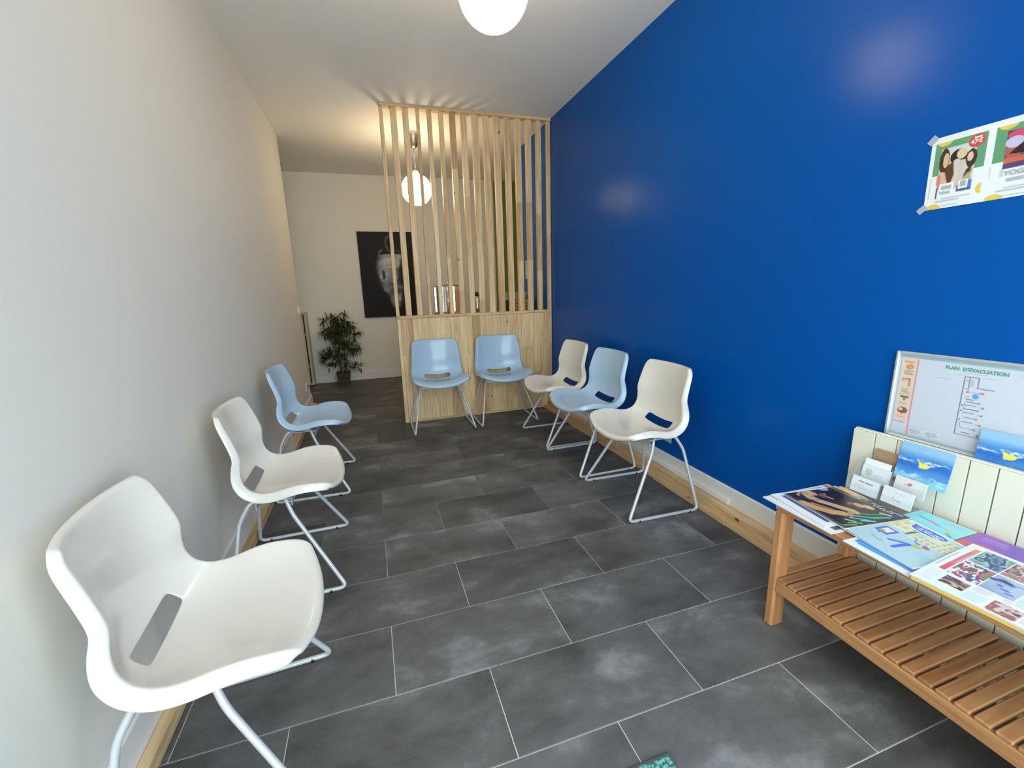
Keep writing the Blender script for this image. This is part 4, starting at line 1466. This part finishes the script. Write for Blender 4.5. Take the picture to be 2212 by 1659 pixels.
# purple brochure
pc = Pic(90, 60, (126, 100, 184))
pc.put(np.clip((.55 - pc.u) / .5, 0, 1), (158, 104, 196), .8)
pc.poly([(.0, .30), (.30, .42), (.62, .36), (.95, .05), (.95, -.1), (.0, -.1)], (220, 108, 120))
pc.ell(.80, .30, .10, .08, (238, 222, 92))
pc.text_lines(.12, .62, .50, .85, 3, (190, 140, 214), .8, 2)
flat_sheet('brochure', 'purple and red brochure with a yellow dot lying against the cream board', 'brochure', ((1.385, -.198), (1.385, -.355), (1.520, -.198)), TT + .0005, pc, .003)
# teal leaflet below the newspaper
pc = Pic(30, 40, (40, 176, 178)); pc.rect(.0, .0, .06, 1, (180, 230, 232))
flat_sheet('leaflet', 'teal leaflet half hidden under the newspaper on the bench', 'leaflet', ((1.118, -.395), (1.118, -.560), (1.30, -.395)), TT + .0005, pc, .003)
# newspaper with sports pictures
pc = Pic(180, 230, (228, 236, 243))
pc.rect(.08, .30, .135, .46, (226, 88, 100)); pc.rect(.08, .46, .135, .80, (214, 116, 138)); pc.rect(.08, .80, .135, .90, (222, 150, 86))
pc.rect(.118, .50, .126, .78, (244, 214, 216)); pc.rect(.02, .34, .035, .72, (186, 198, 204))
pc.photo(.155, .63, .425, .95, [(84, 100, 144), (118, 146, 172), (66, 76, 100), (158, 190, 206), (120, 160, 130)], 41, 5)
pc.photo(.155, .29, .425, .61, [(84, 112, 92), (196, 76, 86), (226, 230, 234), (88, 82, 110), (208, 112, 116), (110, 142, 100)], 42, 7)
for q in range(9): pc.ell(.19 + .024 * q, .42 + .05 * math.sin(q * 2.1), .016, .022, [(232, 234, 238), (206, 70, 80), (80, 100, 150)][q % 3])
pc.photo(.44, .63, .72, .95, [(168, 136, 138), (116, 88, 90), (208, 204, 200), (190, 116, 128), (132, 146, 100)], 43, 7)
pc.photo(.44, .29, .72, .61, [(178, 194, 212), (164, 184, 208), (152, 170, 198)], 44, 3)
pc.line([(.45, .50), (.52, .54), (.60, .52)], .020, (84, 78, 136), asp=.8); pc.line([(.58, .52), (.69, .55)], .008, (150, 140, 160), asp=.8); pc.ell(.55, .53, .05, .022, (72, 64, 106))
pc.ell(.54, .44, .025, .016, (86, 96, 170)); pc.ell(.60, .40, .045, .014, (100, 108, 190)); pc.ell(.65, .36, .04, .014, (116, 122, 190)); pc.rect(.44, .30, .56, .33, (148, 152, 196))
pc.photo(.20, .10, .41, .245, [(80, 66, 94), (150, 116, 94), (208, 178, 142), (72, 58, 68)], 45, 4)
pc.photo(.63, .02, .86, .20, [(196, 122, 90), (150, 100, 96), (216, 192, 182), (106, 66, 66)], 46, 4)
pc.text_lines(.44, .19, .60, .275, 5, (206, 166, 178), .8, 4); pc.text_lines(.43, .03, .60, .17, 8, (184, 202, 212), .9, 5); pc.text_lines(.05, .05, .17, .26, 10, (204, 214, 222), .8, 8)
pc.text_lines(.74, .24, .96, .94, 26, (170, 190, 202), .8, 7); pc.text_lines(.66, .22, .73, .28, 3, (206, 160, 172), .8, 3); pc.text_lines(.88, .04, .97, .20, 6, (206, 160, 172), .7, 6)
np_ = flat_sheet('newspaper', 'white newspaper with sports photos and a red heading band on the bench', 'newspaper', ((1.100, -.258), (1.118, -.470), (1.405, -.232)), TT + .010, pc, .004,
           bend=lambda u, v: .003 * np.sin(v * 3.0) * (1 - u))
MB().box((-.104, -.150, -.0092), (.102, .142, -.0002)).build('yellow_inner_pages', M['yellow_paper'], np_)

# ------------------------------------------------------------------ door mat
dm = thing('door_mat', 'dark edged mat with green-turquoise pile by the entrance', 'mat', (0.15, -.52, 0))
MB().cbox((-.36, -.40, 0.0003), (.36, .40, .007), .002).build('rubber_border', M['mat_border'], dm)
pm2 = MB()
rr = random.Random(9)
for i in range(62):
    for j in range(66):
        x = -.346 + .692 * i / 61 + rr.uniform(-.003, .003); y = -.386 + .772 * j / 65 + rr.uniform(-.003, .003)
        h = rr.uniform(.003, .007); a = rr.uniform(0, 3.14); r_ = rr.uniform(.0065, .0095)
        c, s_ = math.cos(a) * r_, math.sin(a) * r_
        pm2.add([(x + c, y + s_, .0069), (x - s_, y + c, .0069), (x - c, y - s_, .0069), (x + s_, y - c, .0069), (x, y, .007 + h)],
                [(0, 1, 4), (1, 2, 4), (2, 3, 4), (3, 0, 4)])
MB_pile = pm2.build('pile', M['mat_pile'], dm)
MB_pile['kind'] = 'stuff'
